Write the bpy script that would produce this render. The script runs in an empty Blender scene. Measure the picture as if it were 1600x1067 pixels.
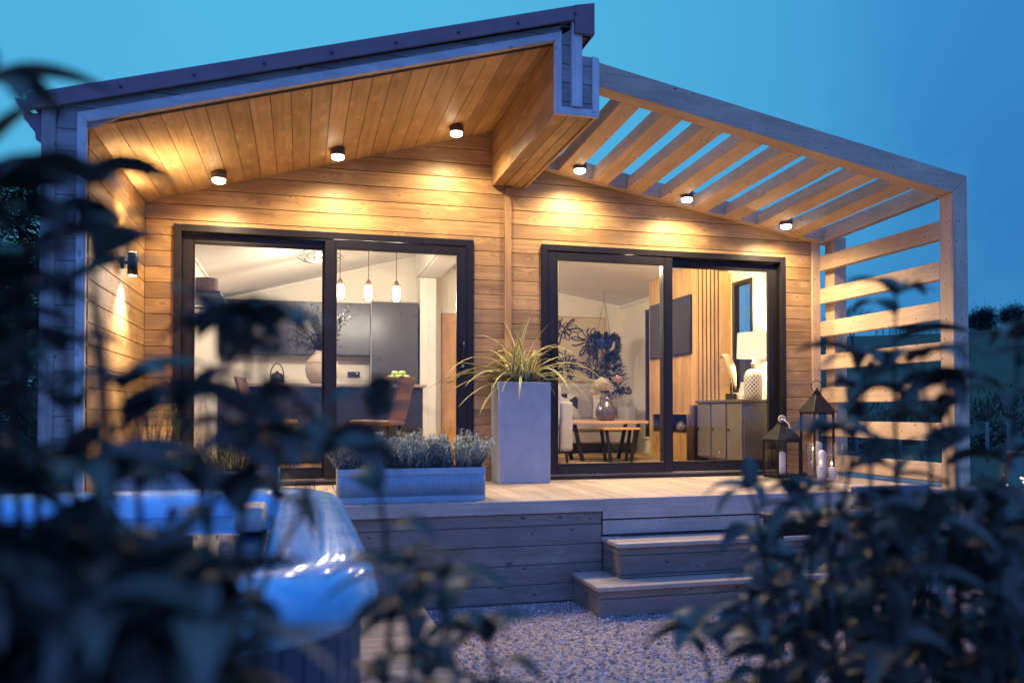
import bpy, math, random
from mathutils import Vector, Matrix
R = random.Random(7)
sc = bpy.context.scene
COL = sc.collection
rad = math.radians

# ------------------------------------------------------------------ helpers
class MB:
    """collects shapes and links them as ONE mesh object"""
    def __init__(s):
        s.V = []; s.F = []; s.U = []; s.N = []; s.S = []
    def face(s, idx, uvs, rn, smooth=False):
        s.F.append(idx); s.U.append(uvs); s.N.append(rn); s.S.append(smooth)
    def box(s, x0, x1, y0, y1, z0, z1, ax='x', M=None, rn=None):
        if x0 > x1: x0, x1 = x1, x0
        if y0 > y1: y0, y1 = y1, y0
        if z0 > z1: z0, z1 = z1, z0
        b = len(s.V)
        c = [(x, y, z) for x in (x0, x1) for y in (y0, y1) for z in (z0, z1)]
        s.V += [tuple(M @ Vector(p)) if M is not None else p for p in c]
        k = 'xyz'.index(ax)
        if rn is None: rn = R.random()
        off = R.random() * 61.0; off2 = R.random() * 37
        for f in ((0, 1, 3, 2), (4, 6, 7, 5), (0, 4, 5, 1), (2, 3, 7, 6), (0, 2, 6, 4), (1, 5, 7, 3)):
            pts = [c[i] for i in f]
            n = [a for a in range(3) if len({p[a] for p in pts}) == 1 or max(p[a] for p in pts) - min(p[a] for p in pts) < 1e-9]
            n = n[0] if n else 0
            if n == k:
                o = [a for a in range(3) if a != k]
                uv = [(p[o[0]] * .15 + off2, p[o[1]] + off) for p in pts]
            else:
                o = [a for a in range(3) if a != k and a != n][0]
                uv = [(p[k] + off2, p[o] + n * .5 + off) for p in pts]
            s.face([b + i for i in f], uv, rn)
        return s
    def bar(s, p0, p1, w, h, up=(0, 0, 1), rn=None):
        p0 = Vector(p0); p1 = Vector(p1); d = p1 - p0; L = d.length; d.normalize()
        up = Vector(up); y = up.cross(d)
        if y.length < 1e-5: y = Vector((0, 1, 0)).cross(d)
        y.normalize(); z = d.cross(y)
        M = Matrix((( d.x, y.x, z.x, p0.x), (d.y, y.y, z.y, p0.y), (d.z, y.z, z.z, p0.z), (0, 0, 0, 1)))
        return s.box(0, L, -w / 2, w / 2, -h / 2, h / 2, 'x', M, rn)
    def prism(s, pts, axis, a0, a1, grain=None, rn=None):
        """2-D outline pts in the plane across axis, extruded from a0 to a1"""
        n = len(pts); b = len(s.V); k = 'xyz'.index(axis)
        def mk(p, a):
            q = list(p); q.insert(k, a); return tuple(q)
        for a in (a0, a1):
            s.V += [mk(p, a) for p in pts]
        off = R.random() * 50; off2 = R.random() * 30
        if rn is None: rn = R.random()
        g = grain or (axis)
        gk = 'xyz'.index(g)
        def uv(i):
            p = s.V[i]; o = [a for a in range(3) if a != gk]
            return (p[gk] + off2, p[o[0]] + p[o[1]] + off)
        fs = [list(range(b, b + n))[::-1], list(range(b + n, b + 2 * n))]
        for i in range(n):
            j = (i + 1) % n
            fs.append([b + i, b + j, b + n + j, b + n + i])
        for f in fs: s.face(f, [uv(i) for i in f], rn)
        return s
    def tube(s, pts, r, n=8, caps=True, rn=None):
        pts = [Vector(p) for p in pts]
        if not isinstance(r, (list, tuple)): r = [r] * len(pts)
        if rn is None: rn = R.random()
        b = len(s.V); m = len(pts); L = 0
        ref = None
        for i, p in enumerate(pts):
            d = (pts[min(i + 1, m - 1)] - pts[max(i - 1, 0)])
            if d.length < 1e-9: d = Vector((0, 0, 1))
            d.normalize()
            if ref is None:
                ref = Vector((0, 0, 1)) if abs(d.z) < .9 else Vector((1, 0, 0))
            x = d.cross(ref)
            if x.length < 1e-4: x = d.cross(Vector((0, 1, .3)))
            x.normalize(); y = d.cross(x); ref = x.cross(d) if False else ref
            for k in range(n):
                a = 2 * math.pi * k / n
                s.V.append(tuple(p + x * (math.cos(a) * r[i]) + y * (math.sin(a) * r[i])))
        for i in range(m - 1):
            for k in range(n):
                k2 = (k + 1) % n
                f = [b + i * n + k, b + i * n + k2, b + (i + 1) * n + k2, b + (i + 1) * n + k]
                s.face(f, [(i * .1, k / n), (i * .1, (k + 1) / n), (i * .1 + .1, (k + 1) / n), (i * .1 + .1, k / n)], rn, True)
        if caps:
            for q, rev in ((b, True), (b + (m - 1) * n, False)):
                f = list(range(q, q + n));
                if rev: f = f[::-1]
                s.face(f, [(0, 0)] * n, rn)
        return s
    def lathe(s, prof, c=(0, 0, 0), n=24, rn=None, smooth=True, wob=None):
        b = len(s.V); m = len(prof)
        if rn is None: rn = R.random()
        for r, z in prof:
            for k in range(n):
                a = 2 * math.pi * k / n
                rr = max(r, 1e-4) * (wob(a, z) if wob else 1)
                s.V.append((c[0] + rr * math.cos(a), c[1] + rr * math.sin(a), c[2] + z))
        for i in range(m - 1):
            for k in range(n):
                k2 = (k + 1) % n
                s.face([b + i * n + k, b + i * n + k2, b + (i + 1) * n + k2, b + (i + 1) * n + k],
                       [(k / n, prof[i][1]), ((k + 1) / n, prof[i][1]), ((k + 1) / n, prof[i + 1][1]), (k / n, prof[i + 1][1])], rn, smooth)
        s.face(list(range(b, b + n))[::-1], [(0, 0)] * n, rn)
        s.face(list(range(b + (m - 1) * n, b + m * n)), [(0, 0)] * n, rn)
        return s
    def ball(s, c, r, n=10, sq=(1, 1, 1), wob=0, rn=None):
        c = Vector(c); m = n // 2; b = len(s.V)
        if rn is None: rn = R.random()
        rows = []
        for i in range(1, m):
            t = math.pi * i / m; row = []
            for k in range(n):
                a = 2 * math.pi * k / n; w = 1 + wob * (R.random() - .5)
                row.append(len(s.V))
                s.V.append((c.x + r * sq[0] * w * math.sin(t) * math.cos(a), c.y + r * sq[1] * w * math.sin(t) * math.sin(a), c.z + r * sq[2] * w * math.cos(t)))
            rows.append(row)
        top = len(s.V); s.V.append((c.x, c.y, c.z + r * sq[2])); bot = len(s.V); s.V.append((c.x, c.y, c.z - r * sq[2]))
        z4 = [(0, 0)] * 4
        for i in range(len(rows) - 1):
            for k in range(n):
                k2 = (k + 1) % n
                s.face([rows[i][k], rows[i + 1][k], rows[i + 1][k2], rows[i][k2]], z4, rn, True)
        for k in range(n):
            k2 = (k + 1) % n
            s.face([top, rows[0][k], rows[0][k2]], z4[:3], rn, True)
            s.face([bot, rows[-1][k2], rows[-1][k]], z4[:3], rn, True)
        return s
    def leaf(s, base, d, L, W, droop=.5, fold=.25, seg=5, roll=0., taper=.42, rn=None):
        """a curved blade with a folded midrib, slightly thick look from two halves"""
        p = Vector(base); d = Vector(d).normalized()
        side = d.cross(Vector((0, 0, 1)))
        if side.length < .05: side = Vector((1, .2, 0)) - d * d.dot(Vector((1, .2, 0)))
        side.normalize()
        if roll: side = Matrix.Rotation(roll, 3, d) @ side
        b = len(s.V); st = L / seg
        if rn is None: rn = R.random()
        for i in range(seg + 1):
            t = i / seg
            w = W * .5 * (math.sin(math.pi * min(1, t ** taper * .98 + .02)) if taper < 1 else (1 - t) ** .6 * (.4 + .6 * min(1, t * 6)))
            if i == 0: w = W * .06
            if i == seg: w = W * .01
            nrm = side.cross(d).normalized()
            s.V += [tuple(p - side * w + nrm * w * fold), tuple(p), tuple(p + side * w + nrm * w * fold)]
            p = p + d * st
            d = (d + Vector((0, 0, -1)) * droop / seg).normalized()
            side = (side - d * side.dot(d)).normalized()
        for i in range(seg):
            a = b + i * 3
            t0, t1 = i / seg, (i + 1) / seg
            s.face([a, a + 1, a + 4, a + 3], [(t0, 0), (t0, .5), (t1, .5), (t1, 0)], rn, True)
            s.face([a + 1, a + 2, a + 5, a + 4], [(t0, .5), (t0, 1), (t1, 1), (t1, .5)], rn, True)
        return s
    def build(s, name, mat, parent=None, bevel=0, smooth=None, seg=1):
        me = bpy.data.meshes.new(name)
        me.from_pydata(s.V, [], s.F)
        ul = me.uv_layers.new(name='grain'); rl = me.uv_layers.new(name='rnd')
        fu = []; fr = []
        for uv, rn in zip(s.U, s.N):
            for q in uv: fu += [q[0], q[1]]; fr += [rn, rn]
        ul.data.foreach_set('uv', fu); rl.data.foreach_set('uv', fr)
        me.polygons.foreach_set('use_smooth', s.S if smooth is None else [smooth] * len(s.F))
        me.materials.append(mat); me.update()
        o = bpy.data.objects.new(name, me); COL.objects.link(o)
        if bevel:
            m = o.modifiers.new('Bevel', 'BEVEL'); m.width = bevel; m.segments = seg; m.limit_method = 'ANGLE'; m.angle_limit = rad(50)
        if parent is not None:
            o.parent = parent
            if parent.type == 'EMPTY':
                o.matrix_parent_inverse = (Matrix.Translation(parent.location) @ parent.rotation_euler.to_matrix().to_4x4()).inverted()
        return o

def tag(o, label, cat, group=None):
    o['label'] = label; o['category'] = cat
    if group: o['group'] = group
    return o
def thing(name, label, cat, loc=(0, 0, 0), rz=0, group=None):
    o = bpy.data.objects.new(name, None); COL.objects.link(o)
    o.location = loc; o.rotation_euler = (0, 0, rz); o.empty_display_size = .1
    return tag(o, label, cat, group)
def struct(o, kind='structure'):
    o['kind'] = kind; return o
def dup(root, loc, rz, label, group=None):
    r = root.copy(); COL.objects.link(r); r.location = loc; r.rotation_euler = (0, 0, rz); r['label'] = label
    if group: r['group'] = group
    for ch in [c for c in root.children]:
        c = ch.copy(); COL.objects.link(c); c.parent = r; c.matrix_parent_inverse = ch.matrix_parent_inverse.copy()
        for g in ch.children:
            d = g.copy(); COL.objects.link(d); d.parent = c; d.matrix_parent_inverse = g.matrix_parent_inverse.copy()
    return r

# ------------------------------------------------------------------ materials
def nodes(name):
    m = bpy.data.materials.new(name); m.use_nodes = True
    nt = m.node_tree; bs = nt.nodes['Principled BSDF']
    return m, nt, bs
def N(nt, t, **kw):
    n = nt.nodes.new(t)
    for k, v in kw.items():
        if k[0] == 'i' and k[1:].isdigit(): n.inputs[int(k[1:])].default_value = v
        else: setattr(n, k, v)
    return n
def math_(nt, op, a, b=None, clamp=False):
    n = nt.nodes.new('ShaderNodeMath'); n.operation = op; n.use_clamp = clamp
    for i, v in enumerate((a, b)):
        if v is None: continue
        if isinstance(v, (int, float)): n.inputs[i].default_value = v
        else: nt.links.new(v, n.inputs[i])
    return n.outputs[0]
def mixc(nt, fac, a, b, mode='MIX'):
    n = nt.nodes.new('ShaderNodeMix'); n.data_type = 'RGBA'; n.blend_type = mode
    for sock, v in ((n.inputs[0], fac), (n.inputs[6], a), (n.inputs[7], b)):
        if isinstance(v, (int, float)): sock.default_value = v
        elif isinstance(v, (tuple, list)): sock.default_value = (*v[:3], 1)
        else: nt.links.new(v, sock)
    return n.outputs[2]

def wood(name, base, dark, rough=.55, knots=1., grain=1., spread=.35, spec=.35, kden=1., pale=.25):
    m, nt, bs = nodes(name); L = nt.links.new
    uv = N(nt, 'ShaderNodeUVMap', uv_map='grain'); rn = N(nt, 'ShaderNodeUVMap', uv_map='rnd')
    sp = N(nt, 'ShaderNodeSeparateXYZ'); L(uv.outputs[0], sp.inputs[0])
    sr = N(nt, 'ShaderNodeSeparateXYZ'); L(rn.outputs[0], sr.inputs[0])
    u, v, r = sp.outputs[0], sp.outputs[1], sr.outputs[0]
    # knots: elongated cells along the board
    cv = N(nt, 'ShaderNodeCombineXYZ'); L(math_(nt, 'MULTIPLY', u, 3.6 * kden), cv.inputs[0]); L(math_(nt, 'MULTIPLY', v, 7.5 * kden), cv.inputs[1])
    vo = N(nt, 'ShaderNodeTexVoronoi', voronoi_dimensions='2D'); vo.inputs['Scale'].default_value = 1; L(cv.outputs[0], vo.inputs['Vector'])
    d = vo.outputs['Distance']
    vc = N(nt, 'ShaderNodeSeparateColor'); L(vo.outputs['Color'], vc.inputs[0])
    size = math_(nt, 'ADD', math_(nt, 'MULTIPLY', math_(nt, 'SUBTRACT', vc.outputs[0], .35, True), .17), .001)
    k = math_(nt, 'SUBTRACT', 1, math_(nt, 'DIVIDE', d, size), True)
    halo = math_(nt, 'POWER', math_(nt, 'SUBTRACT', 1, math_(nt, 'DIVIDE', d, .42), True), 2)
    # grain bends round the knots
    vv = math_(nt, 'ADD', math_(nt, 'MULTIPLY', v, 42 * grain), math_(nt, 'MULTIPLY', halo, 4.5))
    cg = N(nt, 'ShaderNodeCombineXYZ'); L(math_(nt, 'MULTIPLY', u, 1.3), cg.inputs[0]); L(vv, cg.inputs[1])
    L(math_(nt, 'MULTIPLY', r, 40), cg.inputs[2])
    n1 = N(nt, 'ShaderNodeTexNoise'); n1.inputs['Scale'].default_value = 1; n1.inputs['Detail'].default_value = 4; n1.inputs['Roughness'].default_value = .6; L(cg.outputs[0], n1.inputs['Vector'])
    cl = N(nt, 'ShaderNodeCombineXYZ'); L(math_(nt, 'MULTIPLY', u, 1.7), cl.inputs[0]); L(math_(nt, 'MULTIPLY', v, 6), cl.inputs[1]); L(r, cl.inputs[2])
    n2 = N(nt, 'ShaderNodeTexNoise'); n2.inputs['Scale'].default_value = 1.4; n2.inputs['Detail'].default_value = 2; L(cl.outputs[0], n2.inputs['Vector'])
    g = N(nt, 'ShaderNodeMapRange'); g.inputs[1].default_value = .36; g.inputs[2].default_value = .68; L(n1.outputs[0], g.inputs[0])
    c1 = mixc(nt, math_(nt, 'MULTIPLY', g.outputs[0], .9), base, dark)
    c2 = mixc(nt, math_(nt, 'MULTIPLY', math_(nt, 'SUBTRACT', n2.outputs[0], .35, True), .9), c1, tuple(min(1, x * 1.35) for x in base))
    oc = N(nt, 'ShaderNodeTexCoord'); n3 = N(nt, 'ShaderNodeTexNoise'); n3.inputs['Scale'].default_value = 2.3; n3.inputs['Detail'].default_value = 5; L(oc.outputs['Object'], n3.inputs['Vector'])
    val = math_(nt, 'ADD', math_(nt, 'MULTIPLY', r, spread), 1 - spread / 2)
    val = math_(nt, 'MULTIPLY', val, math_(nt, 'ADD', math_(nt, 'MULTIPLY', n3.outputs[0], .7), .65))
    hv = N(nt, 'ShaderNodeHueSaturation'); L(val, hv.inputs['Value']); L(c2, hv.inputs['Color'])
    c2h = mixc(nt, math_(nt, 'MULTIPLY', math_(nt, 'MULTIPLY', halo, math_(nt, 'GREATER_THAN', vc.outputs[0], .38)), pale), hv.outputs[0], tuple(min(1, x * 1.5) for x in base))
    c3 = mixc(nt, math_(nt, 'MULTIPLY', math_(nt, 'MULTIPLY', k, 2.2, True), .8 * knots), c2h, tuple(x * .28 for x in dark))
    L(c3, bs.inputs['Base Color'])
    bs.inputs['Roughness'].default_value = rough; bs.inputs['Specular IOR Level'].default_value = spec
    bp = N(nt, 'ShaderNodeBump'); bp.inputs['Strength'].default_value = .18; bp.inputs['Distance'].default_value = .004
    L(math_(nt, 'ADD', n1.outputs[0], math_(nt, 'MULTIPLY', halo, -.5)), bp.inputs['Height']); L(bp.outputs[0], bs.inputs['Normal'])
    return m
def mat(name, col, rough=.5, metal=0, var=.12, scale=8, bump=0, spec=.5, bscale=None, trans=0, dist=.003):
    m, nt, bs = nodes(name); L = nt.links.new
    tc = N(nt, 'ShaderNodeTexCoord')
    n = N(nt, 'ShaderNodeTexNoise'); n.inputs['Scale'].default_value = scale; n.inputs['Detail'].default_value = 4; L(tc.outputs['Object'], n.inputs['Vector'])
    lo = tuple(c * (1 - var) for c in col); hi = tuple(min(1, c * (1 + var)) for c in col)
    mr = N(nt, 'ShaderNodeMapRange'); mr.inputs[1].default_value = .3; mr.inputs[2].default_value = .7; L(n.outputs[0], mr.inputs[0])
    L(mixc(nt, mr.outputs[0], lo, hi), bs.inputs['Base Color'])
    L(math_(nt, 'ADD', math_(nt, 'MULTIPLY', n.outputs[0], .16), rough - .08), bs.inputs['Roughness'])
    bs.inputs['Metallic'].default_value = metal; bs.inputs['Specular IOR Level'].default_value = spec
    if trans: bs.inputs['Transmission Weight'].default_value = trans
    if bump:
        n2 = N(nt, 'ShaderNodeTexNoise'); n2.inputs['Scale'].default_value = bscale or scale * 8; n2.inputs['Detail'].default_value = 3; L(tc.outputs['Object'], n2.inputs['Vector'])
        bp = N(nt, 'ShaderNodeBump'); bp.inputs['Strength'].default_value = bump; bp.inputs['Distance'].default_value = dist; L(n2.outputs[0], bp.inputs['Height']); L(bp.outputs[0], bs.inputs['Normal'])
    return m
def leafmat(name, base, tip, rough=.42, edge=None, spec=.5, trans=.0, spread=.5):
    m, nt, bs = nodes(name); L = nt.links.new
    uv = N(nt, 'ShaderNodeUVMap', uv_map='grain'); rn = N(nt, 'ShaderNodeUVMap', uv_map='rnd')
    sp = N(nt, 'ShaderNodeSeparateXYZ'); L(uv.outputs[0], sp.inputs[0]); sr = N(nt, 'ShaderNodeSeparateXYZ'); L(rn.outputs[0], sr.inputs[0])
    c = mixc(nt, sr.outputs[0], base, tip)
    e = math_(nt, 'ABSOLUTE', math_(nt, 'SUBTRACT', sp.outputs[1], .5))
    if edge:
        c = mixc(nt, math_(nt, 'GREATER_THAN', e, .24), c, edge)
    else:
        c = mixc(nt, math_(nt, 'LESS_THAN', e, .05), c, tuple(min(1, x * 1.6) for x in tip))
    hv = N(nt, 'ShaderNodeHueSaturation'); L(c, hv.inputs['Color']); L(math_(nt, 'ADD', math_(nt, 'MULTIPLY', sr.outputs[0], spread), 1 - spread / 2), hv.inputs['Value'])
    L(hv.outputs[0], bs.inputs['Base Color']); bs.inputs['Roughness'].default_value = rough; bs.inputs['Specular IOR Level'].default_value = spec
    if trans:
        tl = N(nt, 'ShaderNodeBsdfTranslucent'); L(hv.outputs[0], tl.inputs[0]); mx = N(nt, 'ShaderNodeMixShader'); mx.inputs[0].default_value = trans
        L(bs.outputs[0], mx.inputs[1]); L(tl.outputs[0], mx.inputs[2]); L(mx.outputs[0], nt.nodes['Material Output'].inputs[0])
    return m
def emit(name, col, s):
    m = bpy.data.materials.new(name); m.use_nodes = True; nt = m.node_tree; nt.nodes.remove(nt.nodes['Principled BSDF'])
    e = N(nt, 'ShaderNodeEmission'); e.inputs[0].default_value = (*col, 1); e.inputs[1].default_value = s
    nt.links.new(e.outputs[0], nt.nodes['Material Output'].inputs[0]); return m
def clear_glass(name, tint=(1, 1, 1), refl=1.05, rough=0.):
    m = bpy.data.materials.new(name); m.use_nodes = True; nt = m.node_tree; nt.nodes.remove(nt.nodes['Principled BSDF']); L = nt.links.new
    t = N(nt, 'ShaderNodeBsdfTransparent'); t.inputs[0].default_value = (*tint, 1)
    g = N(nt, 'ShaderNodeBsdfGlossy'); g.inputs['Roughness'].default_value = rough
    lw = N(nt, 'ShaderNodeLayerWeight'); lw.inputs[0].default_value = .5
    ge = N(nt, 'ShaderNodeNewGeometry')
    f = math_(nt, 'ADD', math_(nt, 'MULTIPLY', math_(nt, 'POWER', lw.outputs['Facing'], 4), .9), .045)
    f = math_(nt, 'MULTIPLY', f, refl); f = math_(nt, 'MULTIPLY', f, math_(nt, 'SUBTRACT', 1, ge.outputs['Backfacing']), True)
    mx = N(nt, 'ShaderNodeMixShader'); L(f, mx.inputs[0]); L(t.outputs[0], mx.inputs[1]); L(g.outputs[0], mx.inputs[2])
    L(mx.outputs[0], nt.nodes['Material Output'].inputs[0]); return m

CLAD = wood('timber_cladding', (.46, .285, .125), (.26, .135, .05), .46, spec=.5, spread=.45, pale=.8, knots=.6)
SOFF = wood('timber_soffit', (.60, .39, .185), (.40, .225, .085), .48, spread=.4, pale=.6, knots=.6)
TRIM = wood('pale_trim', (.72, .66, .58), (.54, .47, .40), .55, knots=.7, spread=.2)
GBRD = wood('grey_gable_boards', (.40, .33, .28), (.26, .21, .17), .55, knots=1., spread=.25)
LARCH = wood('larch_timber', (.68, .49, .31), (.50, .33, .19), .55, knots=1.2, spread=.25, kden=1.8)
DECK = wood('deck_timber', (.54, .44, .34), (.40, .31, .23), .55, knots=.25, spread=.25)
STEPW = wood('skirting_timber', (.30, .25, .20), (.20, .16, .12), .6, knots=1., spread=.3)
OAK = wood('oak', (.60, .34, .12), (.45, .23, .07), .4, knots=.2, spread=.15)
SLATW = wood('slat_oak', (.62, .38, .15), (.48, .27, .09), .45, knots=.1, spread=.35)
DARKM = mat('dark_gap', (.03, .022, .018), .8)
FRAME = mat('anthracite_frame', (.018, .015, .016), .36, var=.1, scale=30, bump=.05, spec=.35)
ROOFM = mat('roof_metal', (.24, .14, .14), .5, metal=0, var=.15, scale=5)
BLACK = mat('black_metal', (.010, .009, .010), .4, spec=.35)
GLASS = clear_glass('door_glass')
THING = clear_glass('thin_glass', (.97, .97, .97), 1.3)
PLAS = mat('warm_plaster', (.80, .74, .62), .8, var=.03, scale=3, bump=.05)
CEILM = mat('white_ceiling', (.82, .78, .70), .75, var=.03, scale=3)
WHITE = mat('white_paint', (.80, .77, .70), .5, var=.03)
NAVY = mat('blue_grey_cabinet', (.05, .05, .058), .3, var=.06)
ISLE = mat('charcoal_cabinet', (.022, .022, .026), .4)
WORK = mat('pale_worktop', (.42, .34, .27), .35, scale=30)
FLOORM = wood('floor_oak', (.42, .25, .12), (.3, .17, .07), .35, knots=.2)
CARPET = mat('brown_rug', (.30, .2, .12), .95, var=.3, scale=60, bump=.3)
CONC = mat('blue_grey_concrete', (.34, .42, .50), .72, var=.1, scale=9, bump=.15, bscale=120)
ZINC = mat('galvanised_zinc', (.42, .50, .54), .42, metal=.35, var=.25, scale=14)
LEATH = mat('brown_leather', (.16, .075, .035), .5, var=.25, scale=12, bump=.1)
LINEN = mat('oatmeal_linen', (.46, .42, .37), .95, var=.1, scale=60, bump=.3, bscale=300)
LINEN2 = mat('grey_linen', (.36, .35, .36), .95, var=.1, scale=60, bump=.3, bscale=300)
CREAM = mat('cream_fabric', (.62, .55, .42), .95, var=.15, scale=40, bump=.5, bscale=90)
WICK = mat('wicker', (.26, .17, .10), .8, var=.4, scale=60, bump=.6, bscale=120)
CAND = mat('candle_wax', (.80, .76, .72), .5, var=.03)
CANV = mat('painting_canvas', (.66, .55, .34), .9, var=.05)
INK = mat('black_paint', (.012, .012, .012), .6)
SOIL = mat('soil', (.035, .025, .018), .95, var=.4, scale=60, bump=.6)
WARMW = (1, .78, .50)
KITW = (1, .89, .74)

# ------------------------------------------------------------------ camera
CAM = Vector((0, -6.895, .607)); YAW = .2569; PITCH = .02; FPX = 1263.77; SY = 84.2
cd = bpy.data.cameras.new('camera'); cam = bpy.data.objects.new('camera', cd); COL.objects.link(cam); sc.camera = cam
cam.location = CAM; cam.rotation_euler = (math.pi / 2 + PITCH, 0, -YAW)
cd.sensor_width = 36; cd.lens = FPX * 36 / 1600; cd.shift_y = SY / 1600; cd.clip_end = 2000; cd.clip_start = .05
cd.dof.use_dof = True; cd.dof.focus_distance = 7.3; cd.dof.aperture_fstop = 1.55; cd.dof.aperture_blades = 9
def pt(u, v, s):
    """the place s metres ahead of the camera seen at photo pixel u, v"""
    a = (u - 800) / FPX; b = -(v - 533.5 - SY) / FPX
    f = math.cos(PITCH) - b * math.sin(PITCH); z = math.sin(PITCH) + b * math.cos(PITCH)
    return CAM + s * Vector((a * math.cos(YAW) + f * math.sin(YAW), -a * math.sin(YAW) + f * math.cos(YAW), z))

# ------------------------------------------------------------------ sky
w = bpy.data.worlds.new('World'); sc.world = w; w.use_nodes = True
nt = w.node_tree; L = nt.links.new; bg = nt.nodes['Background']
tc = N(nt, 'ShaderNodeTexCoord'); sx = N(nt, 'ShaderNodeSeparateXYZ'); L(tc.outputs['Generated'], sx.inputs[0])
def ddot(v):
    n = N(nt, 'ShaderNodeVectorMath', operation='DOT_PRODUCT'); L(tc.outputs['Generated'], n.inputs[0]); n.inputs[1].default_value = Vector(v).normalized(); return n.outputs['Value']
g1 = N(nt, 'ShaderNodeMapRange', interpolation_type='SMOOTHSTEP'); g1.inputs[1].default_value = .62; g1.inputs[2].default_value = .985; L(ddot((-.12, .96, .30)), g1.inputs[0])
zz = N(nt, 'ShaderNodeMapRange', interpolation_type='SMOOTHSTEP'); zz.inputs[1].default_value = 0; zz.inputs[2].default_value = .5; L(sx.outputs[2], zz.inputs[0])
skyc = mixc(nt, zz.outputs[0], (.028, .175, .47), (.038, .25, .60))
skyc = mixc(nt, g1.outputs[0], skyc, (.088, .48, .78))
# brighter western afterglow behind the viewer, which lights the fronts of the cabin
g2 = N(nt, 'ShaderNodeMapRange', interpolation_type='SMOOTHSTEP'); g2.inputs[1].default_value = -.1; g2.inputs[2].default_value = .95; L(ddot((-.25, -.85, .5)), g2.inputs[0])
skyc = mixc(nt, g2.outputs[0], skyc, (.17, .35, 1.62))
cn = N(nt, 'ShaderNodeTexNoise'); cn.inputs['Scale'].default_value = 2.2; cn.inputs['Detail'].default_value = 5; L(tc.outputs['Generated'], cn.inputs['Vector'])
skyc = mixc(nt, math_(nt, 'MULTIPLY', math_(nt, 'SUBTRACT', cn.outputs[0], .42, True), 2.6, True), skyc, (.075, .41, .74))
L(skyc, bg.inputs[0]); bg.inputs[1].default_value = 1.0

# ------------------------------------------------------------------ lamps as light sources
def spot(name, loc, direction, power, size, blend, col=(1, .75, .43), rad_=.03, parent=None):
    d = bpy.data.lights.new(name, 'SPOT'); d.energy = power; d.spot_size = rad(size); d.spot_blend = blend; d.color = col; d.shadow_soft_size = rad_
    o = bpy.data.objects.new(name, d); COL.objects.link(o); o.location = loc
    o.rotation_euler = Vector(direction).to_track_quat('-Z', 'Y').to_euler(); return o
def bulb_light(name, loc, power, col=WARMW, r=.04):
    d = bpy.data.lights.new(name, 'POINT'); d.energy = power; d.color = col; d.shadow_soft_size = r
    o = bpy.data.objects.new(name, d); COL.objects.link(o); o.location = loc; return o

# ------------------------------------------------------------------ ground, gravel, hill
GZ = -.70
def sm(a, b, x):
    t = max(0, min(1, (x - a) / (b - a))); return t * t * (3 - 2 * t)
def hill(x, y):
    d = x * .62 + y * .78
    h = 15.2 * sm(18, 165, d) * (1 + .05 * math.sin(x * .05) + .04 * math.sin(y * .07 + 1))
    h *= .35 + .65 * sm(-30, 60, x)
    return GZ - .012 + h
b = MB(); n = 96
xs = [-160 + 420 * i / n for i in range(n + 1)]; ys = [-60 + 380 * i / n for i in range(n + 1)]
b.V = [(x, y, hill(x, y)) for y in ys for x in xs]
for j in range(n):
    for i in range(n):
        q = j * (n + 1) + i
        b.face([q, q + 1, q + n + 2, q + n + 1], [(0, 0)] * 4, .5, True)
gm, nt, bs = nodes('meadow_grass'); L = nt.links.new
tc = N(nt, 'ShaderNodeTexCoord'); n1 = N(nt, 'ShaderNodeTexNoise'); n1.inputs['Scale'].default_value = .12; n1.inputs['Detail'].default_value = 8; L(tc.outputs['Object'], n1.inputs['Vector'])
n2 = N(nt, 'ShaderNodeTexNoise'); n2.inputs['Scale'].default_value = 6; n2.inputs['Detail'].default_value = 6; L(tc.outputs['Object'], n2.inputs['Vector'])
L(mixc(nt, n2.outputs[0], mixc(nt, n1.outputs[0], (.05, .085, .03), (.09, .10, .05)), (.03, .05, .02)), bs.inputs['Base Color']); bs.inputs['Roughness'].default_value = .95
bp = N(nt, 'ShaderNodeBump'); bp.inputs['Strength'].default_value = .5; bp.inputs['Distance'].default_value = .05; L(n2.outputs[0], bp.inputs['Height']); L(bp.outputs[0], bs.inputs['Normal'])
struct(b.build('terrain', gm))

grm, nt, bs = nodes('gravel_bed'); L = nt.links.new
tc = N(nt, 'ShaderNodeTexCoord'); vo = N(nt, 'ShaderNodeTexVoronoi'); vo.inputs['Scale'].default_value = 62; L(tc.outputs['Object'], vo.inputs['Vector'])
sc_ = N(nt, 'ShaderNodeSeparateColor'); L(vo.outputs['Color'], sc_.inputs[0])
c = mixc(nt, sc_.outputs[0], (.58, .48, .43), (.28, .22, .2)); L(c, bs.inputs['Base Color']); bs.inputs['Roughness'].default_value = .9
bp = N(nt, 'ShaderNodeBump'); bp.inputs['Strength'].default_value = 1; bp.inputs['Distance'].default_value = .012; bp.invert = True; L(vo.outputs['Distance'], bp.inputs['Height']); L(bp.outputs[0], bs.inputs['Normal'])
b = MB(); b.box(-9, 11, -12, 4, GZ - .3, GZ, 'x'); struct(b.build('gravel', grm))
stm, nt, bs = nodes('gravel_stone'); L = nt.links.new
rn = N(nt, 'ShaderNodeUVMap', uv_map='rnd'); sr = N(nt, 'ShaderNodeSeparateXYZ'); L(rn.outputs[0], sr.inputs[0])
cr = N(nt, 'ShaderNodeValToRGB'); L(sr.outputs[0], cr.inputs[0]); e = cr.color_ramp.elements
e[0].color = (.16, .13, .12, 1); e[1].color = (.80, .72, .66, 1); e.new(.4).color = (.55, .42, .36, 1); e.new(.7).color = (.62, .54, .50, 1)
L(cr.outputs[0], bs.inputs['Base Color']); bs.inputs['Roughness'].default_value = .75
b = MB(); RG = random.Random(3)
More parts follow.
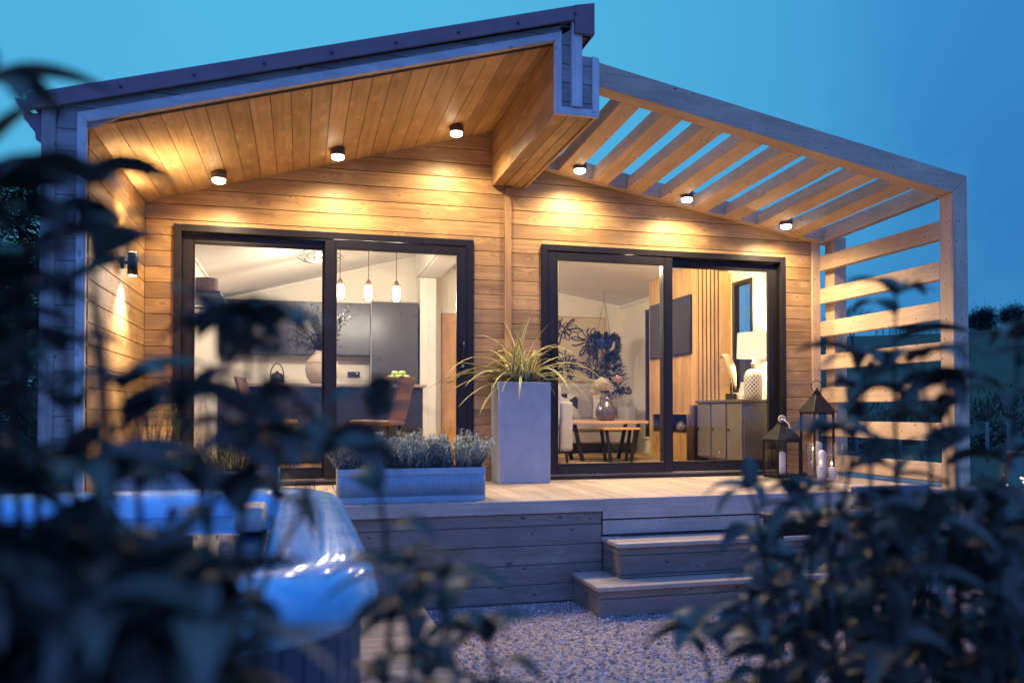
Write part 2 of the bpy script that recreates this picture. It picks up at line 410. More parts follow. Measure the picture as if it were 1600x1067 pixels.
for i in range(21000):
    x = RG.uniform(.3, 3.9); y = RG.uniform(-5.2, -1.62)
    r = RG.uniform(.006, .013) * (1.25 if RG.random() < .1 else 1); z = GZ + r * .3; a = RG.random() * 6.3; q = len(b.V)
    f = [RG.uniform(.6, 1.25) for _ in range(6)]; ca, sa = math.cos(a) * r, math.sin(a) * r
    b.V += [(x + ca * f[0], y + sa * f[0], z), (x - sa * f[1], y + ca * f[1], z), (x - ca * f[2], y - sa * f[2], z), (x + sa * f[3], y - ca * f[3], z), (x, y, z + r * .75 * f[4])]
    rr = RG.random()
    for k in range(4): b.face([q + k, q + (k + 1) % 4, q + 4], [(0, 0)] * 3, rr)
struct(b.build('gravel_stones', stm), 'stuff')

# ------------------------------------------------------------------ cabin shell
cabin = thing('cabin', 'timber clad garden cabin with sloping dark roof, warm lit porch and two sliding glass doors', 'cabin', (1.7, 0, GZ))
YF = -1.80; XL = -1.189; XO = -1.425; PITCHB = .1265
ceil = lambda x: 2.269 + .284 * (x + 1.189)
plate = lambda x: 2.752 - .181 * (x - 2.12)
D1 = (-.973, 1.462); D2 = (2.081, 4.544); DT = 2.10
G = .0042
def rows(z0, z1, ref=2.010):
    k0 = math.floor((z0 - ref) / PITCHB); out = []
    z = ref + k0 * PITCHB
    while z < z1 - .004:
        a, c = max(z, z0), min(z + PITCHB, z1)
        if c - a > .012: out.append((a, c))
        z += PITCHB
    return out
def boards_x(b, x0, x1, za, zb, yf, yb):
    """one row of boards, split at random joints"""
    if x1 - x0 < .02: return
    b.box(x0, x1, yf, yb, za + G / 2, zb - G / 2, 'x')
# front wall between and around the doors
b = MB()
for za, zb in rows(-.02, 3.2):
    def segs():
        xs0 = XL; 
        if zb > ceil(XL) + .05: xs0 = (za - .0 - 2.269) / .284 + XL if za > 2.269 else XL
        segL = [(xs0, 1.742)]; segR = [(1.80, 4.838)]
        xe = 4.838
        if zb > plate(4.838) + .08: xe = 2.12 - (za - .03 - 2.752) / .181
        segR = [(1.80, min(4.838, xe))]
        return segL + segR
    for x0, x1 in segs():
        if x1 <= x0: continue
        if za >= DT: boards_x(b, x0, x1, za, zb, 0, .035)
        else:
            for d0, d1 in (D1, D2):
                if d0 > x0 and d1 < x1:
                    if zb > DT:
                        boards_x(b, x0, d0, za, zb, 0, .035); boards_x(b, d1, x1, za, zb, 0, .035); boards_x(b, d0, d1, DT, zb, 0, .035)
                    else:
                        boards_x(b, x0, d0, za, zb, 0, .035); boards_x(b, d1, x1, za, zb, 0, .035)
front_wall = b.build('front_wall', CLAD, cabin, bevel=.003)
b = MB()   # structural core behind the cladding and the plastered inner face
b.box(XO + .02, D1[0], .036, .15, -.6, 2.2); b.box(D1[1], D2[0], .036, .15, -.6, 2.6); b.box(D2[1], 4.83, .036, .15, -.6, 2.28)
b.box(D1[0], D1[1], .036, .15, -.6, 0); b.box(D2[0], D2[1], .036, .15, -.6, 0)
b.prism([(D1[0], DT), (D1[1], DT), (D1[1], 2.86), (D1[0], 2.30)], 'y', .036, .15); b.prism([(D2[0], DT), (D2[1], DT), (D2[1], 2.33), (D2[0], 2.70)], 'y', .036, .15)
b.prism([(XL, 2.2), (D1[0], 2.2), (D1[0], 2.33), (XL, 2.27)], 'y', .037, .149); b.prism([(D1[1], 2.6), (D2[0], 2.6), (D2[0], 2.74), (1.9, 2.9), (D1[1], 2.9)], 'y', .037, .149)
b.build('wall_core', PLAS, cabin)
# recess side wall, boards running in depth, and the outer left wall
b = MB()
for za, zb in rows(-.02, 2.30): b.box(XL - .03, XL, YF + .012, -.001, za + G / 2, zb - G / 2, 'y')
b.build('recess_side_wall', CLAD, cabin, bevel=.003)
b = MB()
for za, zb in rows(GZ + .1, 2.33): b.box(XO, XO + .03, YF + .01, 5.0, za + G / 2, zb - G / 2, 'y')
b.build('outer_side_wall', CLAD, cabin, bevel=.003)
b = MB(); b.box(XO + .031, XL - .031, YF + .05, 5.0, GZ + .1, 2.26); b.build('side_wall_core', DARKM, cabin)
# gable face above and left of the porch opening
roofb = lambda x: 2.347 + .2782 * (x + 1.339)     # under edge of the verge metal
b = MB()
for za, zb in rows(GZ + .1, 3.3, 2.225):
    x0 = XO + .075
    x1 = -1.215
    if zb < 2.25: b.box(x0, x1, YF, YF + .03, za + G / 2, zb - G / 2, 'x')
    else:
        # band between soffit edge and roof edge
        xa = max(x0, (za - 2.347) / .2782 - 1.339) ; xb = min(1.75, (zb - 2.269) / .284 - 1.189)
        zs0 = za + G / 2; zs1 = zb - G / 2
        pts = []
        for (z_) in (zs0, zs1):
            lo = max(x0, (z_ - 2.347) / .2782 - 1.339 + .0); hi = min(1.668, (z_ - 2.30) / .284 - 1.189 + .06)
            pts.append((lo, hi))
        if zs0 < ceil(-1.189): pts[0] = (x0, -1.2)
        (l0, h0), (l1, h1) = pts
        if h0 > l0 + .01 or h1 > l1 + .01:
            b.prism([(l0, zs0), (max(h0, l0 + .001), zs0), (max(h1, l1 + .001), zs1), (l1, zs1)], 'y', YF, YF + .03, 'x')
gable = b.build('gable_boarding', GBRD, cabin, bevel=.002)
b = MB(); b.prism([(XO + .04, 2.2), (-1.2, 2.26), (1.75, 3.10), (1.75, 3.2), (XO + .04, 2.32)], 'y', YF + .031, YF + .06); b.build('gable_backing', DARKM, cabin)
b = MB(); b.box(XO, XO + .075, YF - .014, YF + .03, GZ + .1, 2.335, 'z'); b.build('corner_board', GBRD, cabin, bevel=.004)
# trims round the porch opening
b = MB(); b.prism([(-1.239, GZ + .1), (-1.189, GZ + .1), (-1.189, 2.269), (-1.239, 2.318)], 'y', YF - .022, YF + .05, 'z'); b.build('side_trim', TRIM, cabin, bevel=.003)
b = MB(); b.prism([(-1.239, 2.319), (-1.189, 2.2695), (1.625, ceil(1.625)), (1.675, ceil(1.625) + .066)], 'y', YF - .022, YF + .05, 'x'); b.build('soffit_trim', TRIM, cabin, bevel=.003)
# soffit boards
b = MB(); x = XL
while x < 1.63:
    x1 = min(x + .1255, 1.63)
    b.prism([(x + G / 2, ceil(x + G / 2)), (x1 - G / 2, ceil(x1 - G / 2)), (x1 - G / 2, ceil(x1) + .02), (x + G / 2, ceil(x) + .02)], 'y', YF + .012, .0, 'y'); x += .1255
b.build('soffit', SOFF, cabin)
b = MB(); b.prism([(XL - .01, ceil(XL) + .022), (1.62, ceil(1.62) + .022), (1.62, ceil(1.62) + .05), (XL - .01, ceil(XL) + .05)], 'y', YF + .06, .2); b.build('soffit_deck', DARKM, cabin)
# ridge box beam jutting out over the porch
bm = thing  # alias unused
BZ = 2.585; BX0, BX1 = 1.631, 1.938
b = MB()
for za, zb in rows(BZ, 3.08, BZ): b.box(BX0, BX0 + .025, YF + .012, 0, za + G / 2, zb - G / 2, 'y')
for za, zb in rows(BZ, 2.98, BZ): b.box(BX1 - .025, BX1, YF + .012, 0, za + G / 2, zb - G / 2, 'y')
for i in range(3):
    xa = BX0 + .026 + i * .085; b.box(xa + .002, xa + .083, YF + .012, 0, BZ + .012, BZ + .03, 'y')
beam = b.build('ridge_beam', CLAD, cabin, bevel=.002)
b = MB()
for za, zb in rows(BZ + .04, 3.28, BZ + .09): 
    if zb < 3.03: b.box(BX0 + .04, BX1 - .045, YF, YF + .03, za + G / 2, min(zb, 2.995) - G / 2, 'x')
    else:
        b.box(BX0 + .04, 1.78, YF, YF + .03, za + G / 2, zb - G / 2, 'x')
        if za < 2.97: b.box(1.782, BX1 - .045, YF, YF + .03, za + G / 2, 2.995, 'x')
b.build('beam_end_boarding', GBRD, beam, bevel=.002)
b = MB(); b.box(BX0 + .03, 1.80, YF + .031, .05, BZ + .031, 3.08); b.box(1.80, BX1 - .03, YF + .031, .05, BZ + .031, 2.95); b.build('beam_core', DARKM, beam)
b = MB()
b.prism([(BX0 - .003, BZ - .002), (BX0 + .045, BZ + .047), (BX0 + .045, ceil(1.63) + .077), (BX0 - .003, ceil(1.63) - .003)], 'y', YF - .022, YF + .012, 'z')
b.prism([(BX1 + .003, BZ - .002), (BX1 + .003, 2.985), (BX1 - .045, 2.993), (BX1 - .045, BZ + .047)], 'y', YF - .022, YF + .012, 'z')
b.prism([(BX0 - .003, BZ - .003), (BX1 + .003, BZ - .003), (BX1 - .045, BZ + .046), (BX0 + .045, BZ + .046)], 'y', YF - .022, YF + .012, 'x')
b.box(1.742, 1.815, YF - .036, YF + .012, BZ + .052, 3.222, 'z')
b.build('beam_end_trim', TRIM, beam, bevel=.003)
b = MB(); b.box(1.815, BX1 - .03, YF + .02, .0, 2.975, 2.99); b.build('flashing', ROOFM, beam)
b = MB(); b.box(1.742, 1.80, -.022, .03, 0, BZ + .0, 'z'); b.build('centre_batten', CLAD, cabin, bevel=.003)
# roof
b = MB(); yr = YF - .055
rt = lambda x: roofb(x) + .095
b.prism([(-1.489, roofb(-1.489) - .01), (1.77, roofb(1.77)), (1.77, rt(1.77)), (-1.489, rt(-1.489) - .012)], 'y', yr, YF - .03, 'x')
b.prism([(1.755, 3.12), (1.893, 3.12), (1.893, 3.333), (1.755, 3.303)], 'y', yr - .006, YF - .025, 'x')
b.prism([(1.893, 3.12), (1.893, 3.333), (1.885, 3.333), (1.885, 3.12)], 'y', yr, 5.2, 'y')
b.prism([(-1.489, roofb(-1.489) + .045), (1.886, roofb(1.886) + .07), (1.886, rt(1.886)), (-1.489, rt(-1.489) - .01)], 'y', yr + .03, 5.2, 'y')
roof = b.build('roof', ROOFM, cabin)
SCREW = mat('screw_head', (.05, .04, .05), .4)
for i in range(9):
    x = -1.40 + i * .395; b = MB(); b.lathe([(.009, 0), (.009, .006), (.004, .01)], (0, 0, 0), 8)
    M = Matrix.Translation((x, yr - .001, roofb(x) + .035)) @ Matrix.Rotation(rad(90), 4, 'X'); b.V = [tuple(M @ Vector(v)) for v in b.V]; b.build('fixing_screw', SCREW, roof)
b = MB(); b.prism([(1.818, 3.13), (1.884, 3.13), (1.884, 3.30), (1.818, 3.29)], 'y', YF + .02, 5.1); b.prism([(1.76, 2.99), (1.815, 2.99), (1.815, 3.28), (1.76, 3.26)], 'y', YF + .02, 5.1); b.build('ridge_upstand', ROOFM, roof)
b = MB()   # right-hand roof slope of the house
b.prism([(1.95, plate(1.95) + .14), (4.98, plate(4.98) + .10), (4.98, plate(4.98) + .16), (1.95, plate(1.95) + .2)], 'y', .02, 5.2, 'y'); b.build('lower_roof', ROOFM, cabin)
# gutter on the left eaves: profile in x-z swept along y
b = MB(); prof = [(-1.475, 2.30), (-1.50, 2.302), (-1.525, 2.322), (-1.548, 2.362), (-1.553, 2.362), (-1.532, 2.316), (-1.505, 2.294), (-1.475, 2.292)]
b.prism(prof, 'y', yr + .01, 5.1, 'y'); b.prism([(-1.475, 2.293), (-1.505, 2.296), (-1.529, 2.318), (-1.546, 2.355), (-1.475, 2.355)], 'y', yr + .004, yr + .012); b.build('gutter', ROOFM, cabin)
b = MB(); b.prism([(XO, 2.13), (XO - .03, 2.15), (XO - .035, 2.19), (XO - .055, 2.215), (XO - .085, 2.26), (XO - .10, 2.292), (XO, 2.30)], 'y', YF + .0, YF + .03); b.box(XO - .1, XO, YF + .03, 5.0, 2.27, 2.292); b.build('eaves_bracket', ROOFM, cabin)
# right wall and back wall outside
b = MB()
for za, zb in rows(GZ + .1, 2.36): b.box(4.838, 4.868, .0, .95, za + G / 2, zb - G / 2, 'y'); b.box(4.838, 4.868, 1.45, 5.0, za + G / 2, zb - G / 2, 'y')
for za, zb in rows(GZ + .1, .80): b.box(4.838, 4.868, .951, 1.449, za + G / 2, zb - G / 2, 'y')
for za, zb in rows(2.10, 2.36): b.box(4.838, 4.868, .951, 1.449, za + G / 2, zb - G / 2, 'y')
b.build('outer_end_wall', CLAD, cabin)
b = MB(); b.box(4.838, 4.925, -.028, .03, -.02, plate(4.83) - .002, 'z'); b.build('end_batten', LARCH, cabin, bevel=.003)

# ------------------------------------------------------------------ sliding doors
def sliding_door(x0, x1, xm0, xm1, front_left, lab):
    fr = MB(); w = .055; y0, y1 = -.028, .12
    fr.box(x0, x0 + w, y0, y1, 0.0, DT, 'z'); fr.box(x1 - w, x1, y0, y1, 0.0, DT, 'z')
    fr.box(x0 + w, x1 - w, y0, y1, DT - w, DT, 'x'); fr.box(x0 + w, x1 - w, y0, y1, 0, .035, 'x')
    d = fr.build('sliding_door', FRAME, cabin, bevel=.003)
    if lab: d['label'] = lab
    b = MB(); b.box(x0 + w + .01, x1 - w - .01, .02, .03, .036, .046); b.build('track', mat('track_metal', (.45, .42, .38), .3, metal=.8), d)
    spans = [(x0 + w, xm1, front_left), (xm0, x1 - w, not front_left)]
    for a, c, front in spans:
        ya, yb = ((-.02, .035) if front else (.045, .10))
        sw = .085; s = MB()
        s.box(a, a + sw, ya, yb, .048, DT - w - .004, 'z'); s.box(c - sw, c, ya, yb, .048, DT - w - .004, 'z')
        s.box(a + sw, c - sw, ya, yb, DT - w - .004 - .07, DT - w - .004, 'x'); s.box(a + sw, c - sw, ya, yb, .048, .048 + .085, 'x')
        so = s.build('sash', FRAME, d, bevel=.004)
        bd = MB(); q = .012; yy = ya + .004
        bd.box(a + sw - .002, c - sw + .002, yy - .006, yy + .02, .133, .133 + q); bd.box(a + sw - .002, c - sw + .002, yy - .006, yy + .02, DT - w - .074 - q, DT - w - .074)
        bd.box(a + sw, a + sw + q, yy - .006, yy + .02, .145, DT - w - .086); bd.box(c - sw - q, c - sw, yy - .006, yy + .02, .145, DT - w - .086)
        bd.build('glazing_bead', FRAME, d, bevel=.003)
        p = MB(); ym = (ya + yb) / 2 + .004; p.box(a + sw - .01, c - sw + .01, ym - .004, ym + .004, .12, DT - w - .06); p.build('pane', GLASS, d)
    hb = MB(); hx = x1 - w - .045 if not front_left else x0 + w + .045; hy = -.02
    hb.box(hx - .016, hx + .016, hy - .012, hy, .98, 1.22); hb.tube([(hx, hy - .01, 1.20), (hx, hy - .06, 1.20), (hx, hy - .065, 1.12), (hx, hy - .06, 1.05), (hx, hy - .01, 1.05)], .009, 8); hb.build('handle', BLACK, d)
    lk = MB(); lk.lathe([(.012, 0), (.012, .012), (.009, .014)], (0, 0, 0), 12); M = Matrix.Translation((hx, hy - .012, 1.0)) @ Matrix.Rotation(rad(90), 4, 'X'); lk.V = [tuple(M @ Vector(v)) for v in lk.V]; lk.build('lock', mat('lock_steel', (.5, .5, .5), .3, metal=1), d)
sliding_door(D1[0], D1[1], .200, .275, False, 'sliding glass door to the kitchen')
sliding_door(D2[0], D2[1], 3.272, 3.352, True, 'sliding glass door to the lounge')

# ------------------------------------------------------------------ interior shell
IX0, IX1, IY1 = -1.03, 4.80, 4.75; IF = .02
ic1 = lambda x: 2.14 + .268 * (x - IX0)
ic2 = lambda x: 2.225 + .172 * (IX1 - x)
b = MB(); b.box(IX0 - .3, IX1 + .03, .151, IY1 + .2, -.3, IF, 'x'); b.build('interior_floor', FLOORM, cabin)
b = MB(); b.prism([(IX0 - .15, ic1(IX0 - .15)), (1.66, ic1(1.66)), (1.66, ic1(1.66) + .04), (IX0 - .15, ic1(IX0 - .15) + .04)], 'y', .151, IY1 + .1)
b.prism([(1.90, ic2(1.9)), (IX1 + .03, ic2(IX1 + .03)), (IX1 + .03, ic2(IX1 + .03) + .04), (1.90, ic2(1.9) + .04)], 'y', .151, IY1 + .1); b.box(1.6, 1.95, .151, IY1 + .1, 2.86, 2.9)
b.build('interior_ceiling', CEILM, cabin)
b = MB(); b.box(IX0 - .12, IX0, .151, IY1 + .1, IF, 2.3); b.build('interior_side_wall', PLAS, cabin)
b = MB(); b.box(IX0 - .12, IX1 + .03, IY1, IY1 + .12, IF, 2.95); b.build('interior_back_wall', PLAS, cabin)
WY0, WY1, WZ0, WZ1 = .99, 1.41, .82, 2.08
b = MB(); b.box(IX1, IX1 + .036, .151, WY0, IF, 2.3); b.box(IX1, IX1 + .036, WY1, 3.52, IF, 2.3); b.box(IX1, IX1 + .036, 3.82, IY1, IF, 2.3); b.box(IX1, IX1 + .036, 3.52, 3.82, IF, .25); b.box(IX1, IX1 + .036, 3.52, 3.82, 2.06, 2.3); b.box(IX1, IX1 + .036, WY0, WY1, IF, WZ0); b.box(IX1, IX1 + .036, WY0, WY1, WZ1, 2.3); b.build('interior_end_wall', PLAS, cabin)
b = MB(); b.box(1.64, 1.92, .155, IY1 - .1, 2.50, 2.865); b.box(1.60, 1.63, .155, IY1 - .1, 2.52, 2.86); b.box(1.93, 1.96, .155, IY1 - .1, 2.52, 2.72); b.build('ridge_casing', WHITE, cabin, bevel=.004)
b = MB(); b.box(1.632, 1.86, IY1 - .35, IY1 - .002, IF, 2.49); b.box(1.74, 1.75, IY1 - .358, IY1 - .35, IF, 2.49); b.build('wall_nib', WHITE, cabin, bevel=.003)
b = MB()   # cornice strips
for xx, yy in ((IX0, None),):
    b.bar((IX0 + .012, .2, ic1(IX0) - .012), (IX0 + .012, IY1, ic1(IX0) - .012), .03, .03)
b.bar((IX0, IY1 - .014, ic1(IX0) - .016), (1.64, IY1 - .014, ic1(1.64) - .016), .03, .035); b.bar((1.93, IY1 - .014, ic2(1.93) - .016), (IX1, IY1 - .014, ic2(IX1) - .016), .03, .035)
b.bar((IX1 - .014, .2, ic2(IX1) - .012), (IX1 - .014, IY1, ic2(IX1) - .012), .03, .03); b.build('cornice', WHITE, cabin)
b = MB(); b.box(1.90, 1.985, IY1 - .022, IY1 - .001, IF, 2.10); b.box(2.74, 2.82, IY1 - .022, IY1 - .001, IF, 2.10); b.box(1.986, 2.739, IY1 - .022, IY1 - .001, 2.04, 2.10)
b.build('door_casing', WHITE, cabin, bevel=.003)
b = MB(); b.box(1.99, 2.735, IY1 - .03, IY1 - .002, IF + .005, 2.035, 'z')
for xa in (2.0, 2.37):
    b.box(xa, xa + .10, IY1 - .042, IY1 - .031, .1, 1.99, 'z'); b.box(xa + .26, xa + .355, IY1 - .042, IY1 - .031, .1, 1.99, 'z')
for zz_ in (.05, .93, 1.90): b.box(2.0, 2.725, IY1 - .043, IY1 - .032, zz_, zz_ + .12, 'x')
dr = b.build('oak_door', OAK, cabin, bevel=.003)
b = MB(); b.tube([(2.06, IY1 - .04, 1.05), (2.06, IY1 - .09, 1.05), (2.17, IY1 - .09, 1.05)], .009, 8); b.build('handle', mat('steel', (.6, .58, .55), .3, metal=1), dr)
# windows in the end wall
def end_window(y0, y1, z0, z1):
    b = MB(); f = .045; xa, xb = IX1 - .012, IX1 + .06
    b.box(xa, xb, y0, y0 + f, z0, z1, 'z'); b.box(xa, xb, y1 - f, y1, z0, z1, 'z'); b.box(xa, xb, y0 + f, y1 - f, z1 - f, z1, 'y'); b.box(xa, xb, y0 + f, y1 - f, z0, z0 + f, 'y')
    wdw = b.build('window', FRAME, cabin, bevel=.003)
    b = MB(); b.box(IX1 + .02, IX1 + .028, y0 + f - .01, y1 - f + .01, z0 + f - .01, z1 - f + .01); b.build('pane', GLASS, wdw)
    b = MB(); b.box(IX1 - .03, IX1 + .0, y0 - .05, y1 + .05, z0 - .03, z0 - .002); b.build('sill', WHITE, wdw, bevel=.004)
end_window(WY0, WY1, WZ0, WZ1); end_window(3.52, 3.82, .25, 2.06)
# media wall of vertical slats with a niche
MX = 4.40; MY0, MY1 = 1.465, 2.80
b = MB(); yv = MY0 + .015
while yv < MY1 - .02:
    seg = [(IF, ic2(MX) - .005)]
    if 1.585 - .02 < yv < 2.70: seg = [(IF, .356), (.575, ic2(MX) - .005)]
    for z0, z1 in seg: b.box(MX - .020, MX, yv, yv + .023, z0, z1, 'z')
    yv += .0375
mw = b.build('slatted_media_wall', SLATW, cabin, bevel=.002)
b = MB(); z1 = ic2(MX) - .004
b.box(MX + .001, IX1 - .001, MY0, 1.585, IF, z1); b.box(MX + .001, IX1 - .001, 2.70, MY1, IF, z1); b.box(MX + .001, IX1 - .001, 1.585, 2.70, .575, z1 - .04); b.box(MX + .001, IX1 - .001, 1.585, 2.70, IF, .356); b.box(IX1 - .1, IX1 - .002, 1.585, 2.70, .356, .575)
b.build('media_wall_core', mat('dark_felt', (.10, .06, .035), .9), mw)
b = MB()
for i in range(5): b.box(MX + .0 + i * .05, MX + .028 + i * .05, MY0 - .018, MY0 - .001, IF, ic2(MX) - .02, 'z')
b.box(MX + .25, IX1 - .002, MY0 - .016, MY0 - .001, IF, ic2(MX + .2) - .04, 'z'); b.build('end_slats', SLATW, mw)
b = MB(); b.box(MX - .022, MX + .01, 1.57, 1.585, .345, .585); b.box(MX - .022, MX + .01, 2.70, 2.715, .345, .585); b.box(MX - .022, MX + .01, 1.585, 2.70, .575, .586); b.box(MX - .022, MX + .01, 1.585, 2.70, .345, .356); b.build('niche_frame', SLATW, mw)

# ------------------------------------------------------------------ pergola
perg = thing('pergola', 'open larch pergola of flat rafters and horizontal side slats beside the cabin roof', 'pergola', (3.6, -.9, 0))
PY0, PY1 = -1.692, -1.555; PXR = 4.922
pb = lambda x: 2.849 - .181 * (x - 1.978)      # underside of the front beam
pback = lambda x: plate(x)
b = MB(); b.prism([(BX1 + .004, pb(BX1)), (PXR, pb(PXR)), (5.063, pb(5.063) + .155), (5.063, pb(5.063) + .165), (BX1 + .004, pb(BX1) + .168)], 'y', PY0, PY1, 'x'); b.build('front_beam', LARCH, perg, bevel=.004)
b = MB(); b.prism([(PXR, GZ), (5.066, GZ), (5.063, pb(5.063) + .152), (PXR, pb(PXR) - .002)], 'y', PY0, PY1, 'z'); b.build('post', LARCH, perg, bevel=.004)
b = MB(); b.box(PXR + .072, PXR + .21, -.145, -.005, -.02, plate(PXR) + .05, 'z'); b.build('post', LARCH, perg, bevel=.004)
b = MB(); b.prism([(BX1 + .004, pback(BX1)), (4.98, pback(4.98)), (4.98, pback(4.98) + .15), (BX1 + .004, pback(BX1) + .15)], 'y', -.09, -.002, 'x'); b.build('wall_plate', LARCH, perg, bevel=.004)
for k in range(8):
    x0 = 2.205 + k * .331; wR = .146; b = MB(); off = []
    for y, f in ((-.091, pback), (PY1 - .001, pb)):
        for x in (x0, x0 + wR): off += [(x, y, f(x)), (x, y, f(x) + .112)]
    q = len(b.V); b.V += off; rn = R.random(); o1 = R.random() * 40
    for f in ((0, 1, 3, 2), (4, 6, 7, 5), (0, 4, 5, 1), (2, 3, 7, 6), (0, 2, 6, 4), (1, 5, 7, 3)):
        b.face([q + i for i in f], [(off[i][1] + o1, off[i][0] + off[i][2] * .9 + o1) for i in f], rn)
    b.build('rafter', LARCH, perg, bevel=.004)
b = MB(); 
b.prism([(PXR, 0), (PXR + .07, 0), (PXR + .07, .14), (PXR, .14)], 'y', -.09, PY1 - .001, 'y')
zb0 = plate(4.92) + .012; zb1 = pb(4.92) + .005
for i, v in enumerate(b.V): b.V[i] = (v[0], v[1], v[2] + (zb0 if v[1] > -.5 else zb1))
b.build('side_beam', LARCH, perg, bevel=.004)
for k in range(7):
    zt = 2.1243 - k * .3214; b = MB(); b.box(PXR, PXR + .07, -.09 if k > 99 else -.02, PY1 - .001, zt - .146, zt, 'y'); b.build('side_slat', LARCH, perg, bevel=.004)

# ------------------------------------------------------------------ deck and steps
deck = thing('deck', 'raised pale timber deck with boarded skirt in front of the glass doors', 'deck', (1.8, -.8, GZ))
YD = -1.58
b = MB(); x = -1.185; 
while x < 5.3:
    b.box(x + .003, x + .142, YD + .006, -.002 if x > -9 else 0, -.028, 0, 'y'); x += .145
b.build('deck_boards', DECK, deck, bevel=.003)
b = MB(); b.box(-1.18, 5.3, YD + .06, -.03, -.06, -.03); b.box(-1.18, 5.28, YD + .06, -.03, GZ, -.07); b.build('deck_frame', DARKM, deck)
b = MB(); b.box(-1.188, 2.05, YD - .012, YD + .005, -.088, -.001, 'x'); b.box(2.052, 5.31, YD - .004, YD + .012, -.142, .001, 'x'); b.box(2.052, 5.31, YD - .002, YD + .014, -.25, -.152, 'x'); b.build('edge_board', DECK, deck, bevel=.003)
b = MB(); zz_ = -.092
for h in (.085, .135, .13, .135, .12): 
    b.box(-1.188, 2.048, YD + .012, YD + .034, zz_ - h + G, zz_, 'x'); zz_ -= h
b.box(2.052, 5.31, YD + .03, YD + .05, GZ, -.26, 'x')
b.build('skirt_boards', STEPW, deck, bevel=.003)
steps = thing('deck_steps', 'two boxed timber steps rising from the gravel to the deck', 'steps', (2.8, -1.8, GZ))
def step(x0, x1, yf, zt, zbot):
    b = MB(); b.box(x0, x1, yf, yf + .145, zt - .028, zt, 'x'); b.box(x0, x0 + .145, yf + .148, YD - .006, zt - .028, zt, 'y'); b.box(x0 + .148, x1, yf + .148, yf + .29, zt - .028, zt, 'x')
    if YD - .006 - (yf + .293) > .03: b.box(x0 + .148, x1, yf + .293, YD - .006, zt - .028, zt, 'x')
    b.build('tread', DECK, steps, bevel=.003)
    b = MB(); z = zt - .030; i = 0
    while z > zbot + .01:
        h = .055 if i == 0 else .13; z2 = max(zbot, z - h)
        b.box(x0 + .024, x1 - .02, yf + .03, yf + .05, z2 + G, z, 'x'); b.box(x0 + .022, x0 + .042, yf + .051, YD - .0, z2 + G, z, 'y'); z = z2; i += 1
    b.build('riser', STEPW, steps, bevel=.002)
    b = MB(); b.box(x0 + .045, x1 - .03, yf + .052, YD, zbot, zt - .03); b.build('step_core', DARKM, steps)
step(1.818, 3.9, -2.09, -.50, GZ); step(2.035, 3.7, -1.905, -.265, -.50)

# ------------------------------------------------------------------ porch lamps
LIT = emit('lit_lens', (1, .86, .62), 16)
HOUS = mat('bronze_housing', (.10, .085, .075), .4)
def downlight(name_loc, label, ceilslope):
    x, y, z = name_loc
    t = thing('downlight', label, 'downlight', (x, y, z), 0, 'round downlights under the porch roof and pergola')
    b = MB(); b.lathe([(.05, -.046), (.056, -.048), (.058, -.044), (.058, .012)], (x, y, z), 28); b.build('housing', HOUS, t)
    b = MB(); b.lathe([(.012, -.082), (.034, -.078), (.047, -.070), (.0495, -.050)], (x, y, z), 28); b.build('lens', LIT, t)
    spot('downlight_lamp', (x, y, z - .09), (0, .04, -1), DLP, 160, .8, rad_=.03)
DLP = 100
for (x, y), lab in zip(((-.603, -.40), (.284, -.396), (1.235, -.395)),
        ('round downlight on the boarded porch ceiling, nearest the wall lamp', 'round downlight on the boarded porch ceiling, middle one of its row of three', 'round downlight on the boarded porch ceiling, close beside the box beam')):
    downlight((x, y, ceil(x) - .012), lab, 0)
for x, lab in zip((2.376, 3.393, 4.402),
        ('round downlight under the pergola wall plate, next to the box beam', 'round downlight under the pergola wall plate, above the bar between the lounge panes', 'round downlight under the pergola wall plate, near the side slats')):
    downlight((x - .035, -.30, plate(x) + .045), lab, 0)
wl = thing('wall_lamp', 'black cylinder up and down lamp on the porch side wall', 'wall lamp', (XL, -.79, 1.6))
lx, ly = XL + .072, -.86
b = MB(); b.lathe([(.028, 1.545), (.033, 1.545), (.033, 1.70), (.028, 1.70)], (lx, ly, 0), 24); b.build('lamp_body', BLACK, wl)
b = MB(); b.tube([(XL + .002, ly, 1.63), (XL + .025, ly, 1.63)], .042, 20); b.tube([(XL + .025, ly, 1.63), (lx - .03, ly, 1.63)], .012, 10); b.build('wall_bracket', BLACK, wl)
WLENS = emit('wall_lens', (1, .85, .6), 10)
for z0 in (1.541, 1.7005):
    b = MB(); b.lathe([(.027, z0), (.027, z0 + .0035)], (lx, ly, 0), 20); b.build('lens', WLENS, wl)
spot('wall_lamp_down', (lx, ly, 1.535), (-.02, 0, -1), 260, 104, 1, rad_=.02); spot('wall_lamp_up', (lx, ly, 1.71), (-.02, 0, 1), 95, 108, 1, rad_=.02)
PEW = 50; CLW = 52; TLW = 55; LLW = 150
#PART2
# ------------------------------------------------------------------ interior: kitchen
kc = thing('kitchen_units', 'tall and wall hung blue grey kitchen cupboards along the back wall', 'kitchen units', (.3, 4.6, IF))
b = MB()
for i in range(4):
    x0 = -1.02 + i * .49; b.box(x0 + .002, x0 + .488, 4.40, IY1 - .005, 1.385, 2.10, 'z')
b.build('wall_cupboard', NAVY, kc, bevel=.003)
b = MB(); b.box(.955, 1.60, 4.36, IY1 - .005, IF, 2.125, 'z'); b.build('tall_cupboard', NAVY, kc, bevel=.004)
b = MB(); b.box(.945, .953, 4.36, 4.40, IF, 2.125, 'z'); b.box(.955, 1.6, 4.355, 4.3595, 2.127, 2.14); b.build('edge_strip', mat('pale_edge', (.5, .45, .36), .4), kc)
b = MB()
for i in range(4): b.box(-1.02 + i * .49 + .002, -1.02 + i * .49 + .488, 4.2, IY1 - .005, IF, .88, 'z')
